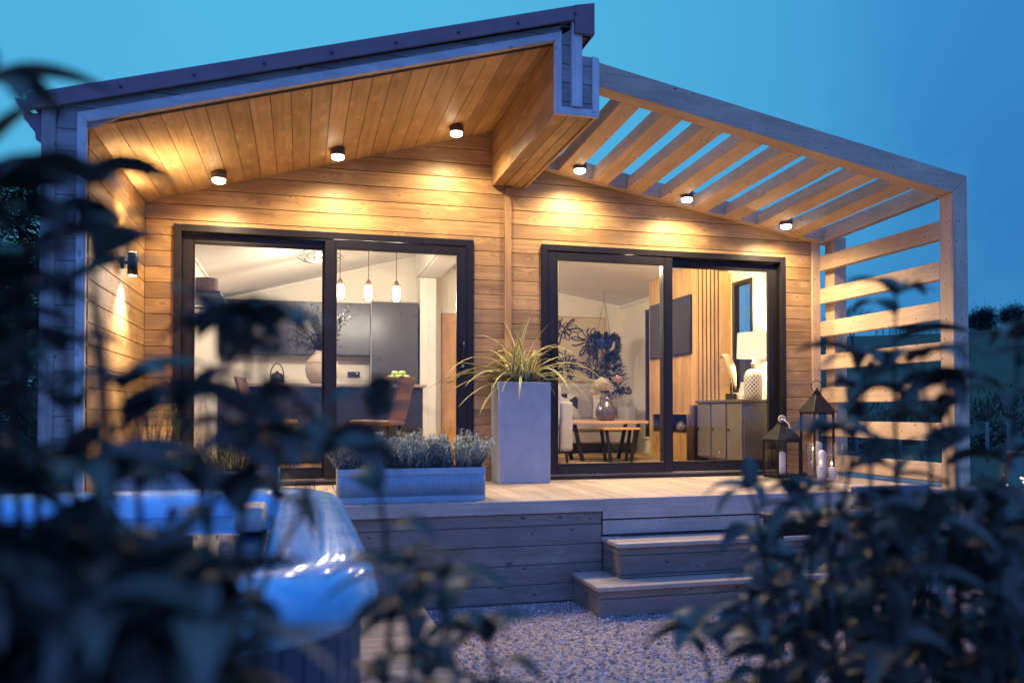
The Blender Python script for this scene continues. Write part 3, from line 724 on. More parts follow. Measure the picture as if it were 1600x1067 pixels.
b.build('base_cupboard', NAVY, kc, bevel=.003)
b = MB(); b.box(IX0 + .005, .944, 4.17, IY1 - .004, .885, .925, 'x'); b.build('worktop', WORK, kc, bevel=.004)
s = thing('socket', 'black double wall socket above the kitchen worktop', 'socket', (.74, IY1, 1.13))
b = MB(); b.box(.655, .825, IY1 - .014, IY1 - .002, 1.085, 1.17); b.build('face_plate', BLACK, s, bevel=.004)
for dx in (-.05, .045):
    b = MB(); b.box(.74 + dx - .01, .74 + dx + .01, IY1 - .018, IY1 - .0145, 1.138, 1.155); b.build('switch', WHITE if dx > 0 else BLACK, s)
isl = thing('kitchen_island', 'charcoal kitchen island with pale worktop under the pendants', 'kitchen island', (.4, 2.85, IF))
b = MB(); b.box(-.55, 1.40, 2.55, 3.2, IF, .885, 'x'); b.box(-.55, .40, 2.535, 2.5485, .06, .86); b.box(.41, 1.39, 2.535, 2.5485, .06, .86); b.build('carcass', ISLE, isl, bevel=.003)
b = MB(); b.box(-.62, 1.435, 2.48, 3.25, .886, .922, 'x'); b.build('worktop', WORK, isl, bevel=.004)
PEND = emit('lit_pendant_glass', (1, .88, .66), 5.5)
for x, lab in zip((.455, .785, 1.115), ('ribbed glass pendant lamp over the island, closest to the sliding door bar', 'ribbed glass pendant lamp over the island, middle of the three', 'ribbed glass pendant lamp over the island, in front of the tall cupboard')):
    y = 2.8; t = thing('pendant_lamp', lab, 'pendant lamp', (x, y, 2.0), 0, 'pendant lamps over the kitchen island')
    b = MB(); b.tube([(x, y, 2.13), (x, y, ic1(x))], .005, 6); b.build('cord', mat('brown_cord', (.10, .07, .05), .8), t)
    b = MB(); b.lathe([(.012, 2.17), (.03, 2.14), (.034, 2.118), (.03, 2.112)], (x, y, 0), 16); b.build('cap', mat('bronze', (.2, .14, .08), .4, metal=.6), t)
    b = MB(); b.lathe([(.052, 1.925), (.056, 1.93), (.056, 2.105), (.046, 2.118)], (x, y, 0), 24, wob=lambda a, z: 1 + .03 * math.sin(a * 12)); b.build('shade', clear_glass('ribbed_glass', (1, .97, .9), 2.4, .08), t)
    b = MB(); b.lathe([(.03, 1.945), (.046, 1.95), (.047, 2.08), (.04, 2.10), (.015, 2.108)], (x, y, 0), 16); b.build('bulb', PEND, t)
    bulb_light('pendant_light', (x, y, 1.93), PEW, KITW)
t = thing('ceiling_lamp', 'wire framed ceiling lamp with a bright bulb behind the kitchen door bar', 'ceiling lamp', (.185, 2.0, 2.4)); x, y = .20, 2.0
b = MB(); b.tube([(x, y, 2.33), (x, y, ic1(x))], .005, 6); b.build('cord', BLACK, t)
b = MB()
for k in range(14):
    a = k * 2 * math.pi / 14
    b.tube([(x + .03 * math.cos(a), y + .03 * math.sin(a), 2.38), (x + .17 * math.cos(a), y + .17 * math.sin(a), 2.32), (x + .26 * math.cos(a), y + .26 * math.sin(a), 2.27), (x + .17 * math.cos(a), y + .17 * math.sin(a), 2.22), (x + .05 * math.cos(a), y + .05 * math.sin(a), 2.20)], .0035, 5)
b.build('wire_shade', BLACK, t)
b = MB(); b.ball((x - .01, y, 2.29), .035, 14); b.build('bulb', emit('lit_bulb', (1, .9, .7), 30), t)
bulb_light('ceiling_lamp_light', (x, y, 2.24), CLW, KITW)
gx, gy, gz = 3.2, .62, 2.21
t = thing('ceiling_lamp', 'added white globe lamp brightening the lounge, out of view above the glass door', 'ceiling lamp', (gx, gy, gz))  # lamp added out of sight above the door head to brighten the lounge
b = MB(); b.lathe([(.05, -.02), (.06, -.015), (.06, 0)], (gx, gy, ic2(gx) - .002), 24); b.tube([(gx, gy, gz + .07), (gx, gy, ic2(gx) - .02)], .005, 6); b.build('ceiling_rose', WHITE, t)
b = MB(); b.ball((gx, gy, gz), .075, 20); b.build('globe', emit('added_globe', (1, .86, .66), 6), t)
bulb_light('added_lounge_light', (gx, gy, gz - .10), LLW, (1, .78, .46), .09); bulb_light('added_lounge_light', (gx, gy, gz + .10), LLW * .25, (1, .78, .46), .09)
t = thing('vase', 'big round pale stoneware vase standing on the kitchen island', 'vase', (.27, 2.72, .922))
b = MB(); b.lathe([(.09, 0), (.13, .01), (.175, .08), (.19, .17), (.175, .26), (.12, .33), (.085, .36), (.095, .385), (.088, .385), (.08, .36)], (.25, 2.72, .922), 32); b.build('body', mat('stoneware', (.50, .42, .34), .8, var=.15, scale=14, bump=.2), t)
b = MB()
for zz_ in (.245, .27): b.lathe([(.178 - (zz_ - .245) * .6, zz_ - .004), (.183 - (zz_ - .245) * .6, zz_), (.178 - (zz_ - .245) * .6, zz_ + .004)], (.25, 2.72, .922), 32)
b.build('banding', mat('dark_band', (.25, .2, .16), .8), t)
EUC = leafmat('eucalyptus_leaf', (.035, .055, .04), (.07, .095, .08), .65)
t = thing('eucalyptus', 'loose grey green eucalyptus branches in the big pale vase', 'branches', (.25, 2.72, 1.28))
sb = MB(); lb = MB()
for k in range(64):
    a = R.uniform(-.5, math.pi * 2); sp_ = R.uniform(.1, .5); h = R.uniform(.12, .62); pts = []
    for i in range(7):
        q = i / 6; pts.append(Vector((.25 + math.cos(a) * sp_ * q ** 1.3, 2.72 + math.sin(a) * sp_ * .6 * q ** 1.3, 1.27 + h * q - sp_ * .18 * q * q)))
    sb.tube(pts, .0035, 5)
    for i in range(1, 7):
        for j in range(5):
            p = pts[i - 1].lerp(pts[i], j / 5); dd = Vector((R.uniform(-1, 1), R.uniform(-1, 1), R.uniform(-.3, .8)))
            lb.leaf(p, dd, R.uniform(.035, .06), R.uniform(.022, .034), .3, .1, 2)
sb.build('stem', mat('stem_brown', (.08, .06, .04), .8), t); lb.build('foliage', EUC, t)
t = thing('fruit_bowl', 'dark woven fruit bowl on the kitchen island', 'bowl', (1.13, 2.62, .922))
b = MB(); b.lathe([(.08, 0), (.10, .005), (.15, .05), (.175, .085), (.182, .085), (.16, .05), (.10, .02), (.02, .015)], (1.13, 2.62, .922), 28, wob=lambda a, z: 1 + .02 * math.sin(a * 14)); b.build('bowl_wall', WICK, t)
APP = mat('green_apple', (.36, .46, .10), .35, var=.2, scale=12)
stalk = mat('apple_stalk', (.06, .04, .02), .8)
for (dx, dy, dz), lab in zip(((-.095, 0, .075), (-.01, -.04, .078), (.085, -.01, .076), (-.045, .03, .125), (.04, .02, .128), (0, .07, .08)), ('green apple at the left rim of the fruit bowl', 'green apple in front at the middle of the fruit bowl', 'green apple at the right rim of the fruit bowl', 'green apple on top of the pile in the bowl, nearer the vase', 'green apple on top of the pile in the bowl, nearer the oak door', 'green apple at the back of the fruit bowl')):
    t = thing('apple', lab, 'apple', (1.13 + dx, 2.62 + dy, .922 + dz - .035), 0, 'apples in the fruit bowl'); c = (1.13 + dx, 2.62 + dy, .922 + dz)
    b = MB(); b.lathe([(.008, -.03), (.03, -.034), (.044, -.01), (.046, .01), (.034, .034), (.014, .036), (.004, .026)], c, 18); b.build('flesh', APP, t)
    b = MB(); b.tube([(c[0], c[1], c[2] + .026), (c[0] + .005, c[1], c[2] + .05)], .0025, 5); b.build('stalk', stalk, t)
def dining_chair(loc, rz, label):
    t = thing('dining_chair', label, 'chair', (0, 0, 0), 0, 'brown leather dining chairs by the island')
    b = MB(); b.prism([(-.22, .44), (.20, .45), (.24, .47), (.22, .50), (-.20, .49), (-.24, .47)], 'x', -.23, .23); b.build('seat', LEATH, t, bevel=.02, seg=3)
    b = MB(); q = 6
    for i in range(q):
        z0 = .50 + i * .075; y0 = -.20 - .02 * i; b.prism([(y0, z0), (y0 - .022, z0 + .078), (y0 - .055, z0 + .078), (y0 - .033, z0)], 'x', -.225 + i * .004, .225 - i * .004)
    b.build('backrest', LEATH, t, bevel=.008, seg=2)
    for sx_ in (-1, 1):
        for y0, y1 in ((-.18, -.24), (.18, .23)):
            b = MB(); b.tube([(sx_ * .17, y0, .45), (sx_ * .21, y1, 0)], [.014, .009], 8); b.build('leg', BLACK, t)
    t.location = loc; t.rotation_euler = (0, 0, rz)
    for c in t.children: c.matrix_parent_inverse = Matrix()
    return t
ch = dining_chair((.80, 1.75, IF), rad(62), 'brown leather dining chair pulled out in front of the fruit bowl')
dup(ch, (-.28, 2.05, IF), rad(-100), 'brown leather dining chair behind the left glass pane, near the vase')
t = thing('wicker_basket', 'tall wicker basket on the high shelf beside the kitchen glass', 'basket', (-.85, 1.27, 1.70))
b = MB(); b.lathe([(.08, 0), (.095, .008), (.105, .07), (.10, .155), (.105, .165), (.095, .165), (.09, .02)], (-.86, 1.27, 1.705), 28, wob=lambda a, z: 1 + .025 * math.sin(a * 18 + z * 90)); b.build('basket_body', WICK, t)
t = thing('wall_shelf', 'slim dark wall shelf with a tubular rail under it', 'shelf', (-.9, 1.27, 1.70))
b = MB(); b.box(IX0 + .003, -.70, .85, 1.75, 1.675, 1.70, 'y'); b.build('shelf_board', mat('shelf_blue', (.08, .09, .12), .4), t, bevel=.003)
b = MB(); b.tube([(IX0 + .01, 1.02, 1.56), (-.75, 1.02, 1.56), (-.71, 1.02, 1.53), (-.7, 1.02, 1.2)], .012, 8); b.tube([(IX0 + .01, 1.55, 1.56), (-.75, 1.55, 1.56), (-.71, 1.55, 1.53), (-.7, 1.55, 1.2)], .012, 8); b.tube([(-.74, .95, 1.61), (-.74, 1.65, 1.61)], .008, 8); b.build('rail', mat('grey_tube', (.25, .26, .28), .35, metal=.6), t)
t = thing('kettle', 'black kettle with a hooped handle on the island', 'kettle', (-.25, 2.75, .922))
b = MB(); b.lathe([(.075, 0), (.085, .02), (.08, .08), (.055, .12), (.02, .13), (.012, .15)], (-.25, 2.75, .922), 20); b.build('kettle_body', BLACK, t)
b = MB(); b.tube([(-.25 + .075 * math.cos(q * math.pi / 10), 2.75, 1.0 + .16 * math.sin(q * math.pi / 10)) for q in range(11)], .007, 6); b.build('handle', BLACK, t)

# ------------------------------------------------------------------ interior: lounge
t = thing('painting', 'large canvas of loose black brush flowers on a cream ground', 'painting', (4.05, IY1, 1.05)); yb_ = IY1 - .03
PX0, PX1, PZ0, PZ1 = 3.58, 4.52, 1.055, 2.045
b = MB(); b.box(PX0 + .015, PX1 - .015, yb_, IY1 - .003, PZ0 + .015, PZ1 - .015); b.build('canvas', CANV, t)
b = MB(); b.box(PX0, PX0 + .014, yb_ - .012, IY1 - .002, PZ0, PZ1, 'z'); b.box(PX1 - .014, PX1, yb_ - .012, IY1 - .002, PZ0, PZ1, 'z'); b.box(PX0 + .0145, PX1 - .0145, yb_ - .012, IY1 - .002, PZ1 - .014, PZ1, 'x'); b.box(PX0 + .0145, PX1 - .0145, yb_ - .012, IY1 - .002, PZ0, PZ0 + .014, 'x'); b.build('frame', OAK, t)
b = MB(); RP = random.Random(5)
def stroke(pts, r): b.tube([(p[0], yb_ - .004, p[1]) for p in pts], r, 5)
for cx, cz, rr, n_ in ((3.84, 1.84, .26, 17), (4.27, 1.68, .28, 15), (3.88, 1.30, .32, 20), (4.33, 1.25, .20, 13)):
    for k in range(7):
        a = RP.uniform(0, 6.3); stroke([(cx + .035 * math.cos(a), cz + .02 * math.sin(a)), (cx + .045 * math.cos(a + .8), cz + .035 * math.sin(a + .8))], .012)
    for k in range(n_):
        a = k * 6.283 / n_ + RP.uniform(-.1, .1); l = rr * RP.uniform(.55, 1.25); wd = .03 * RP.uniform(.5, 1.4)
        ca, sa = math.cos(a), math.sin(a) * .85
        f = lambda t_, o: (min(PX1 - .04, max(PX0 + .04, cx + ca * l * t_ - sa * o)), min(PZ1 - .04, max(PZ0 + .04, cz + sa * l * t_ + ca * o)))
        stroke([f(.25, 0), f(.5, wd * .7), f(.8, wd), f(1, 0)], .0095 * RP.uniform(.6, 1.3)); 
        if RP.random() < .6: stroke([f(1, 0), f(.8, -wd), f(.5, -wd * .6), f(.3, 0)], .009 * RP.uniform(.6, 1.3))
b.build('brushwork', INK, t)
sofa = thing('sofa', 'oatmeal linen sofa below the flower painting', 'sofa', (3.7, 4.3, IF))
b = MB(); b.box(2.75, 4.62, 3.80, 4.66, .16, .33); b.build('base', LINEN, sofa, bevel=.03, seg=3)
for x0 in (2.92, 3.70):
    b = MB(); b.box(x0, x0 + .77, 3.76, 4.45, .335, .50); b.build('seat_cushion', LINEN, sofa, bevel=.05, seg=4)
    b = MB(); b.prism([(4.36, .50), (4.58, .50), (4.66, .98), (4.52, .99)], 'x', x0 + .01, x0 + .76); b.build('back_cushion', LINEN, sofa, bevel=.05, seg=4)
for x0 in (2.72, 4.48):
    b = MB(); b.box(x0, x0 + .17, 3.78, 4.66, .16, .68); b.build('arm', LINEN, sofa, bevel=.04, seg=4)
for x0 in (2.8, 4.55):
    b = MB(); b.tube([(x0, 3.85, .17), (x0, 3.83, IF)], [.022, .014], 8); b.build('leg', BLACK, sofa)
def cushion(name, label, c, sx_, sz_, rz, m, th=.09):
    b = MB(); n_ = 10
    M = Matrix.Translation(c) @ Matrix.Rotation(rz, 4, 'Z') @ Matrix.Rotation(rad(-18), 4, 'X'); q = len(b.V)
    for side in (-1, 1):
        for j in range(n_ + 1):
            for i in range(n_ + 1):
                u_, v_ = i / n_ * 2 - 1, j / n_ * 2 - 1
                t_ = (max(0, 1 - abs(u_) ** 2.6) * max(0, 1 - abs(v_) ** 2.6)) ** .45
                k_ = 1 - .07 * (1 - abs(u_)) * abs(v_) ** 3 - .07 * (1 - abs(v_)) * abs(u_) ** 3
                b.V.append(tuple(M @ Vector((u_ * sx_ * k_, side * th * t_, v_ * sz_ * k_))))
    for s_ in (0, 1):
        for j in range(n_):
            for i in range(n_):
                a = q + s_ * (n_ + 1) ** 2 + j * (n_ + 1) + i; f = [a, a + 1, a + n_ + 2, a + n_ + 1]
                b.face(f if s_ == 0 else f[::-1], [(i / n_, j / n_), ((i + 1) / n_, j / n_), ((i + 1) / n_, (j + 1) / n_), (i / n_, (j + 1) / n_)], .5, True)
    return tag(b.build(name, m), label, 'cushion')
pm, nt, bs = nodes('bold_print'); L = nt.links.new
uv = N(nt, 'ShaderNodeUVMap', uv_map='grain'); wv = N(nt, 'ShaderNodeTexNoise'); wv.inputs['Scale'].default_value = 2.6; wv.inputs['Detail'].default_value = 0; L(uv.outputs[0], wv.inputs['Vector'])
L(mixc(nt, math_(nt, 'GREATER_THAN', wv.outputs[0], .52), (.66, .60, .5), (.02, .02, .02)), bs.inputs['Base Color']); bs.inputs['Roughness'].default_value = .95
cushion('cushion', 'chunky cream knit cushion at the left of the sofa', (3.33, 4.22, .68), .24, .20, rad(8), CREAM)
cushion('cushion', 'cushion with bold black and white print behind the peonies', (3.72, 4.24, .69), .21, .20, rad(-6), pm)
cushion('cushion', 'fluffy white cushion against the right sofa arm', (4.30, 4.18, .71), .17, .21, rad(-14), mat('fluffy_white', (.68, .62, .52), .98, bump=.9, bscale=70, dist=.02))
ac = thing('armchair', 'pale grey armchair showing its side behind the lounge glass', 'armchair', (2.55, 1.9, IF))
b = MB(); b.box(2.76, 2.90, 1.50, 2.25, .17, .72); b.build('arm', LINEN2, ac, bevel=.035, seg=4); b = MB(); b.box(2.24, 2.36, 1.50, 2.25, .17, .72); b.build('arm', LINEN2, ac, bevel=.035, seg=4)
b = MB(); b.box(2.365, 2.755, 1.53, 2.25, .17, .44); b.build('seat', LINEN2, ac, bevel=.04, seg=4); b = MB(); b.prism([(1.50, .44), (1.62, .44), (1.56, .90), (1.46, .90)], 'x', 2.365, 2.755); b.build('backrest', LINEN2, ac, bevel=.04, seg=4)
for x0, y0 in ((2.84, 1.56), (2.28, 1.56), (2.84, 2.2), (2.28, 2.2)):
    b = MB(); b.tube([(x0, y0, .18), (x0 + .01, y0, IF)], [.022, .013], 8); b.build('leg', mat('dark_leg', (.04, .025, .02), .5), ac)
b = MB(); b.box(2.74, 2.77, 1.494, 1.499, .50, .53); b.build('tan_tab', LEATH, ac)
ct = thing('coffee_table', 'oak topped coffee table on a splayed black frame', 'coffee table', (3.5, 2.1, IF))
b = MB(); b.box(2.98, 3.95, 1.85, 2.40, .465, .50, 'x'); b.build('table_top', OAK, ct, bevel=.004)
for y in (1.93, 2.32):
    b = MB()
    for xa, xc in ((3.06, 3.16), (3.86, 3.76)): b.bar((xa, y, .464), (xc, y, IF + .015), .045, .02, (0, 1, 0))
    b.box(3.14, 3.78, y - .02, y + .02, IF, IF + .022); b.build('leg_frame', BLACK, ct)
nt_ = thing('nest_table', 'smaller black framed nest table half under the coffee table', 'nest table', (3.55, 1.75, IF))
b = MB(); b.box(3.30, 3.75, 1.62, 1.86, .40, .425, 'x'); b.build('table_top', OAK, nt_, bevel=.003)
b = MB()
for y in (1.66, 1.82):
    for xa, xc in ((3.35, 3.40), (3.70, 3.65)): b.bar((xa, y, .40), (xc, y, IF + .012), .035, .02, (0, 1, 0))
    b.box(3.38, 3.67, y - .015, y + .015, IF, IF + .018)
b.build('leg_frame', BLACK, nt_)
rug = MB(); rug.box(2.3, 4.3, .5, 3.6, IF + .002, IF + .014); tag(rug.build('rug', CARPET), 'brown woven rug under the coffee table', 'rug')
vz = thing('glass_vase', 'bulbous smoked glass vase on the coffee table', 'vase', (3.47, 1.98, .50)); vc = (3.47, 1.98, .50)
b = MB(); b.lathe([(.07, 0), (.10, .01), (.125, .07), (.12, .13), (.085, .21), (.065, .245), (.075, .27)], vc, 28, wob=lambda a, z: 1 + .035 * math.sin(a * 9 + z * 16))
gm_, nt, bs = nodes('smoked_glass'); bs.inputs['Base Color'].default_value = (.07, .055, .04, 1); bs.inputs['Roughness'].default_value = .12; bs.inputs['Specular IOR Level'].default_value = .9; b.build('vase_wall', gm_, vz)
t = thing('bouquet', 'bouquet of a cream peony, a blush rose and dark foliage', 'bouquet', (3.47, 1.98, .74))
def flower(c, r, n_, m, nm):
    b = MB()
    for k in range(n_):
        q = k / n_; a = k * 2.4; el = math.acos(1 - 1.35 * q); d = Vector((math.sin(el) * math.cos(a), math.sin(el) * math.sin(a), math.cos(el)))
        b.leaf(Vector(c) + d * r * .15, d + Vector((0, 0, .25)), r * .95, r * 1.7, -.9, .55, 5, 0, .3)
    b.build(nm, m, t)
flower((3.39, 1.90, .86), .135, 56, leafmat('cream_petal', (.62, .55, .38), (.72, .64, .48), .8, spread=.15), 'peony')
flower((3.575, 1.90, .95), .08, 34, leafmat('blush_petal', (.62, .42, .32), (.7, .5, .4), .8, spread=.15), 'rose')
flower((3.31, 1.93, .80), .075, 24, leafmat('cream_petal_small', (.6, .52, .34), (.7, .62, .44), .8, spread=.15), 'bud')
DGL = leafmat('dark_foliage', (.020, .030, .018), (.04, .06, .03), .5)
b = MB()
for k in range(640):
    a = R.uniform(0, 6.28); h = R.random() ** .8; rr = .19 * math.sin(math.pi * (.15 + .8 * h)) * R.random() ** .5
    p = Vector((3.55 + rr * math.cos(a), 2.03 + rr * math.sin(a) * .7, .74 + h * .56)); b.leaf(p, (math.cos(a), math.sin(a), R.uniform(-.2, .9)), R.uniform(.055, .095), .042, .4, .2, 3)
b.build('leaves', DGL, t)
b = MB()
for k in range(90):
    p = Vector((3.62 + R.random() * .16, 1.98 + R.uniform(-.04, .04), .84 + R.uniform(-.03, .06))); b.ball(p, R.uniform(.007, .013), 6)
b.build('berries', mat('plum_berry', (.05, .02, .035), .4), t)
b = MB()
for k in range(8): a = k * .8; b.tube([(3.47 + .03 * math.cos(a), 1.98 + .03 * math.sin(a), .62), (3.48 + .07 * math.cos(a), 1.99 + .06 * math.sin(a), .86)], .004, 5)
b.build('stems', mat('green_stem', (.05, .09, .03), .6), t)
hp = thing('hanging_planter', 'trailing ivy like plant in a blue pot hung on cords from the ceiling', 'hanging planter', (4.20, 3.9, 1.5)); hc = Vector((4.20, 3.9, 1.50))
b = MB(); b.lathe([(.07, 0), (.10, .01), (.125, .10), (.13, .15), (.12, .15), (.115, .10)], hc, 24); b.build('pot', mat('blue_glaze', (.03, .06, .22), .25), hp)
b = MB()
for k in range(3):
    a = k * 2.09 + .4; b.tube([(hc.x + .125 * math.cos(a), hc.y + .125 * math.sin(a), hc.z + .15), (hc.x, hc.y, ic2(hc.x) - .12), (hc.x, hc.y, ic2(hc.x))], .004, 5)
b.build('cord', mat('jute', (.25, .18, .10), .9), hp)
b = MB()
for k in range(30):
    a = k * .9; l = R.uniform(.15, .62); p0 = Vector((hc.x + .10 * math.cos(a), hc.y + .10 * math.sin(a), hc.z + .15)); r_ = R.uniform(.05, .14)
    for i in range(16):
        q = i / 15; p = p0 + Vector((math.cos(a) * r_ * min(1, q * 2.5), math.sin(a) * r_ * min(1, q * 2.5), .06 * math.sin(min(1, q * 2) * 3.14) - l * q * q * 1.1))
        for _ in range(4): b.leaf(p, (R.uniform(-1, 1), R.uniform(-1, 1), R.uniform(-.6, .6)), R.uniform(.045, .075), .036, .4, .2, 2)
b.build('foliage', DGL, hp)
tv = thing('television', 'flat black television on the slatted wood wall', 'television', (MX, 2.14, 1.28))
b = MB(); b.box(MX - .055, MX - .020, 1.587, 2.69, 1.275, 1.96); b.build('casing', BLACK, tv, bevel=.004)
b = MB(); b.box(MX - .0575, MX - .0553, 1.597, 2.68, 1.29, 1.95); gm_, nt, bs = nodes('dark_screen'); bs.inputs['Base Color'].default_value = (.008, .009, .016, 1); bs.inputs['Roughness'].default_value = .2; bs.inputs['Specular IOR Level'].default_value = .8; b.build('screen', gm_, tv)
t = thing('niche_plant', 'small trailing dark plant in the media wall niche', 'plant', (4.45, 2.5, .358))
b = MB(); b.lathe([(.04, 0), (.055, .08), (.05, .08)], (4.47, 2.5, .358), 16); b.build('pot', BLACK, t); b = MB()
for k in range(160): b.leaf((4.43 + R.uniform(-.07, .03), 2.5 + R.uniform(-.13, .13), .50 - R.random() ** 1.2 * .36), (R.uniform(-1, .1), R.uniform(-1, 1), R.uniform(-1, .3)), .05, .02, .6, .2, 2)
b.build('foliage', DGL, t)
t = thing('sculpture', 'black angular table sculpture in the niche', 'ornament', (4.45, 1.70, .358)); b = MB(); b.tube([(4.45, 1.72, .375), (4.45, 1.72, .46), (4.45, 1.66, .53), (4.45, 1.70, .56)], [.018, .016, .02, .012], 10); b.build('sculpture_body', BLACK, t)
b = MB(); b.box(4.42, 4.48, 1.67, 1.77, .358, .375); b.build('plinth', BLACK, t)
t = thing('niche_bowl', 'round dark bowl vase in the niche beside the sculpture', 'bowl', (4.45, 2.0, .358)); b = MB(); b.lathe([(.03, 0), (.06, .03), (.07, .07), (.05, .11), (.03, .12), (.035, .13)], (4.46, 2.02, .358), 20); b.build('bowl_body', mat('taupe_glaze', (.16, .13, .12), .4), t)
cs = thing('console_cabinet', 'grey sideboard under the end window carrying the table lamp', 'sideboard', (4.6, .8, IF))
b = MB(); b.box(4.30, 4.77, .34, 1.30, .10, .70, 'y'); b.build('carcass', mat('sideboard_grey', (.10, .088, .08), .45), cs, bevel=.004)
b = MB(); b.box(4.27, 4.785, .32, 1.32, .701, .73, 'y'); b.build('table_top', mat('sideboard_top', (.07, .06, .055), .3), cs, bevel=.004)
for y0 in (.35, .675, 1.0):
    b = MB(); b.box(4.284, 4.299, y0 + .005, y0 + .295, .12, .69); d_ = b.build('door', mat('sideboard_door', (.115, .10, .09), .45), cs, bevel=.003)
    b = MB(); b.lathe([(.012, 0), (.014, .01)], (0, 0, 0), 10); M = Matrix.Translation((4.284, y0 + .26, .42)) @ Matrix.Rotation(rad(-90), 4, 'Y'); b.V = [tuple(M @ Vector(v)) for v in b.V]; b.build('knob', BLACK, d_)
for x0, y0 in ((4.33, .38), (4.33, 1.26), (4.74, .38), (4.74, 1.26)):
    b = MB(); b.tube([(x0, y0, .10), (x0, y0, IF)], [.02, .013], 8); b.build('leg', BLACK, cs)
tl = thing('table_lamp', 'lit table lamp with white drum shade and diamond patterned base', 'table lamp', (4.60, .66, .73)); lc = (4.60, .66, .73)
lm, nt, bs = nodes('diamond_ceramic'); L = nt.links.new; uv = N(nt, 'ShaderNodeUVMap', uv_map='grain'); sx = N(nt, 'ShaderNodeSeparateXYZ'); L(uv.outputs[0], sx.inputs[0])
a_ = math_(nt, 'MULTIPLY', sx.outputs[0], 14); z_ = math_(nt, 'MULTIPLY', sx.outputs[1], 22)
f1 = math_(nt, 'ABSOLUTE', math_(nt, 'SUBTRACT', math_(nt, 'FRACT', math_(nt, 'ADD', a_, z_)), .5)); f2 = math_(nt, 'ABSOLUTE', math_(nt, 'SUBTRACT', math_(nt, 'FRACT', math_(nt, 'SUBTRACT', a_, z_)), .5))
L(mixc(nt, math_(nt, 'LESS_THAN', math_(nt, 'MINIMUM', f1, f2), .14), (.10, .085, .075), (.66, .6, .5)), bs.inputs['Base Color']); bs.inputs['Roughness'].default_value = .4
b = MB(); b.lathe([(.07, 0), (.085, .01), (.092, .06), (.098, .16), (.095, .24), (.075, .295), (.045, .32), (.02, .325)], lc, 32); b.build('lamp_base', lm, tl)
b = MB(); b.lathe([(.018, .325), (.018, .36), (.028, .375), (.018, .39), (.010, .40), (.010, .48)], lc, 14); b.build('neck', mat('clear_stem', (.5, .46, .38), .2), tl)
b = MB(); b.lathe([(.168, .435), (.158, .70), (.156, .70), (.166, .435)], lc, 40); b.F = b.F[:-2]; b.U = b.U[:-2]; b.N = b.N[:-2]; b.S = b.S[:-2]; b.build('lamp_shade', emit('lit_shade', (1, .80, .52), 1.25), tl)
bulb_light('table_lamp_light', (lc[0], lc[1], lc[2] + .56), TLW, WARMW, .05)
t = thing('parrot_ornament', 'pale carved parrot perched on a dark stand by the window', 'ornament', (4.48, .92, .73))
b = MB(); b.box(4.45, 4.53, .87, .97, .73, .80); b.tube([(4.49, .92, .80), (4.49, .92, .96)], .012, 8); b.build('stand', BLACK, t)
b = MB(); b.tube([(4.41, .96, 1.185), (4.42, .955, 1.205), (4.445, .945, 1.205), (4.47, .935, 1.16), (4.495, .925, 1.08), (4.515, .915, 1.00), (4.53, .91, .90), (4.54, .905, .84)], [.006, .024, .034, .042, .046, .034, .018, .006], 12); b.build('bird', mat('pale_gilt', (.58, .46, .26), .45), t)
b = MB(); b.tube([(4.413, .958, 1.20), (4.395, .965, 1.192), (4.39, .967, 1.175)], [.012, .008, .002], 8); b.build('beak', mat('dark_beak', (.08, .06, .04), .5), t)
t = thing('pebble_stack', 'white stacked stone ornament beside the lamp', 'ornament', (4.60, .82, .73)); b = MB()
for i in range(6): b.box(4.56 + i * .008, 4.72 - i * .004, .80, .92, .731 + i * .032, .760 + i * .032)
b.build('stone_block', mat('white_stone', (.66, .6, .5), .7), t, bevel=.006, seg=2)
t = thing('bottle_rack', 'dark brown upright bottle rack beside the end of the slats', 'bottle rack', (4.30, 1.40, IF)); b = MB()
for i in range(3):
    for j in range(2): b.lathe([(.036, .0), (.036, .55 + .1 * j), (.03, .56 + .1 * j)], (4.24 + i * .075, 1.36 - j * .075 + .03, IF), 12)
b.build('tube_stack', mat('dark_walnut', (.05, .025, .018), .3), t)

# ------------------------------------------------------------------ on the deck
tp = thing('tall_planter', 'tall square blue grey concrete planter between the two doors', 'planter', (1.85, -.13, 0))
b = MB(); x0, x1, y0, y1, h = 1.612, 2.075, -.31, .0 - .03, .858; k_ = .006
b.prism([(x0 + k_, 0), (x1 - k_, 0), (x1, h), (x0, h)], 'y', y0, y1, 'z'); b.build('planter_body', CONC, tp, bevel=.008, seg=2)
b = MB(); b.box(x0 + .03, x1 - .03, y0 + .03, y1 - .03, h + .001, h + .006); b.build('soil', SOIL, tp)
PH = leafmat('variegated_blade', (.16, .20, .05), (.28, .30, .10), .4, edge=(.76, .70, .36), trans=.15)
t = thing('spiky_plant', 'arching cream edged strap leaved plant in the tall planter', 'plant', (1.85, -.15, h))
b = MB(); RS = random.Random(21)
for k in range(80):
    a = RS.uniform(0, 6.283); el = RS.uniform(.25, 1.45); l = RS.uniform(.28, .78) * (.75 + .35 * (1.5 - el)); d = Vector((math.cos(a) * math.cos(el), math.sin(a) * math.cos(el) * .8, math.sin(el)))
    b.leaf((1.85 + RS.uniform(-.09, .09), -.16 + RS.uniform(-.07, .07), h + .0), d, l, RS.uniform(.028, .046), RS.uniform(.9, 2.6), .35, 9, RS.uniform(-.5, .5), 1.5)
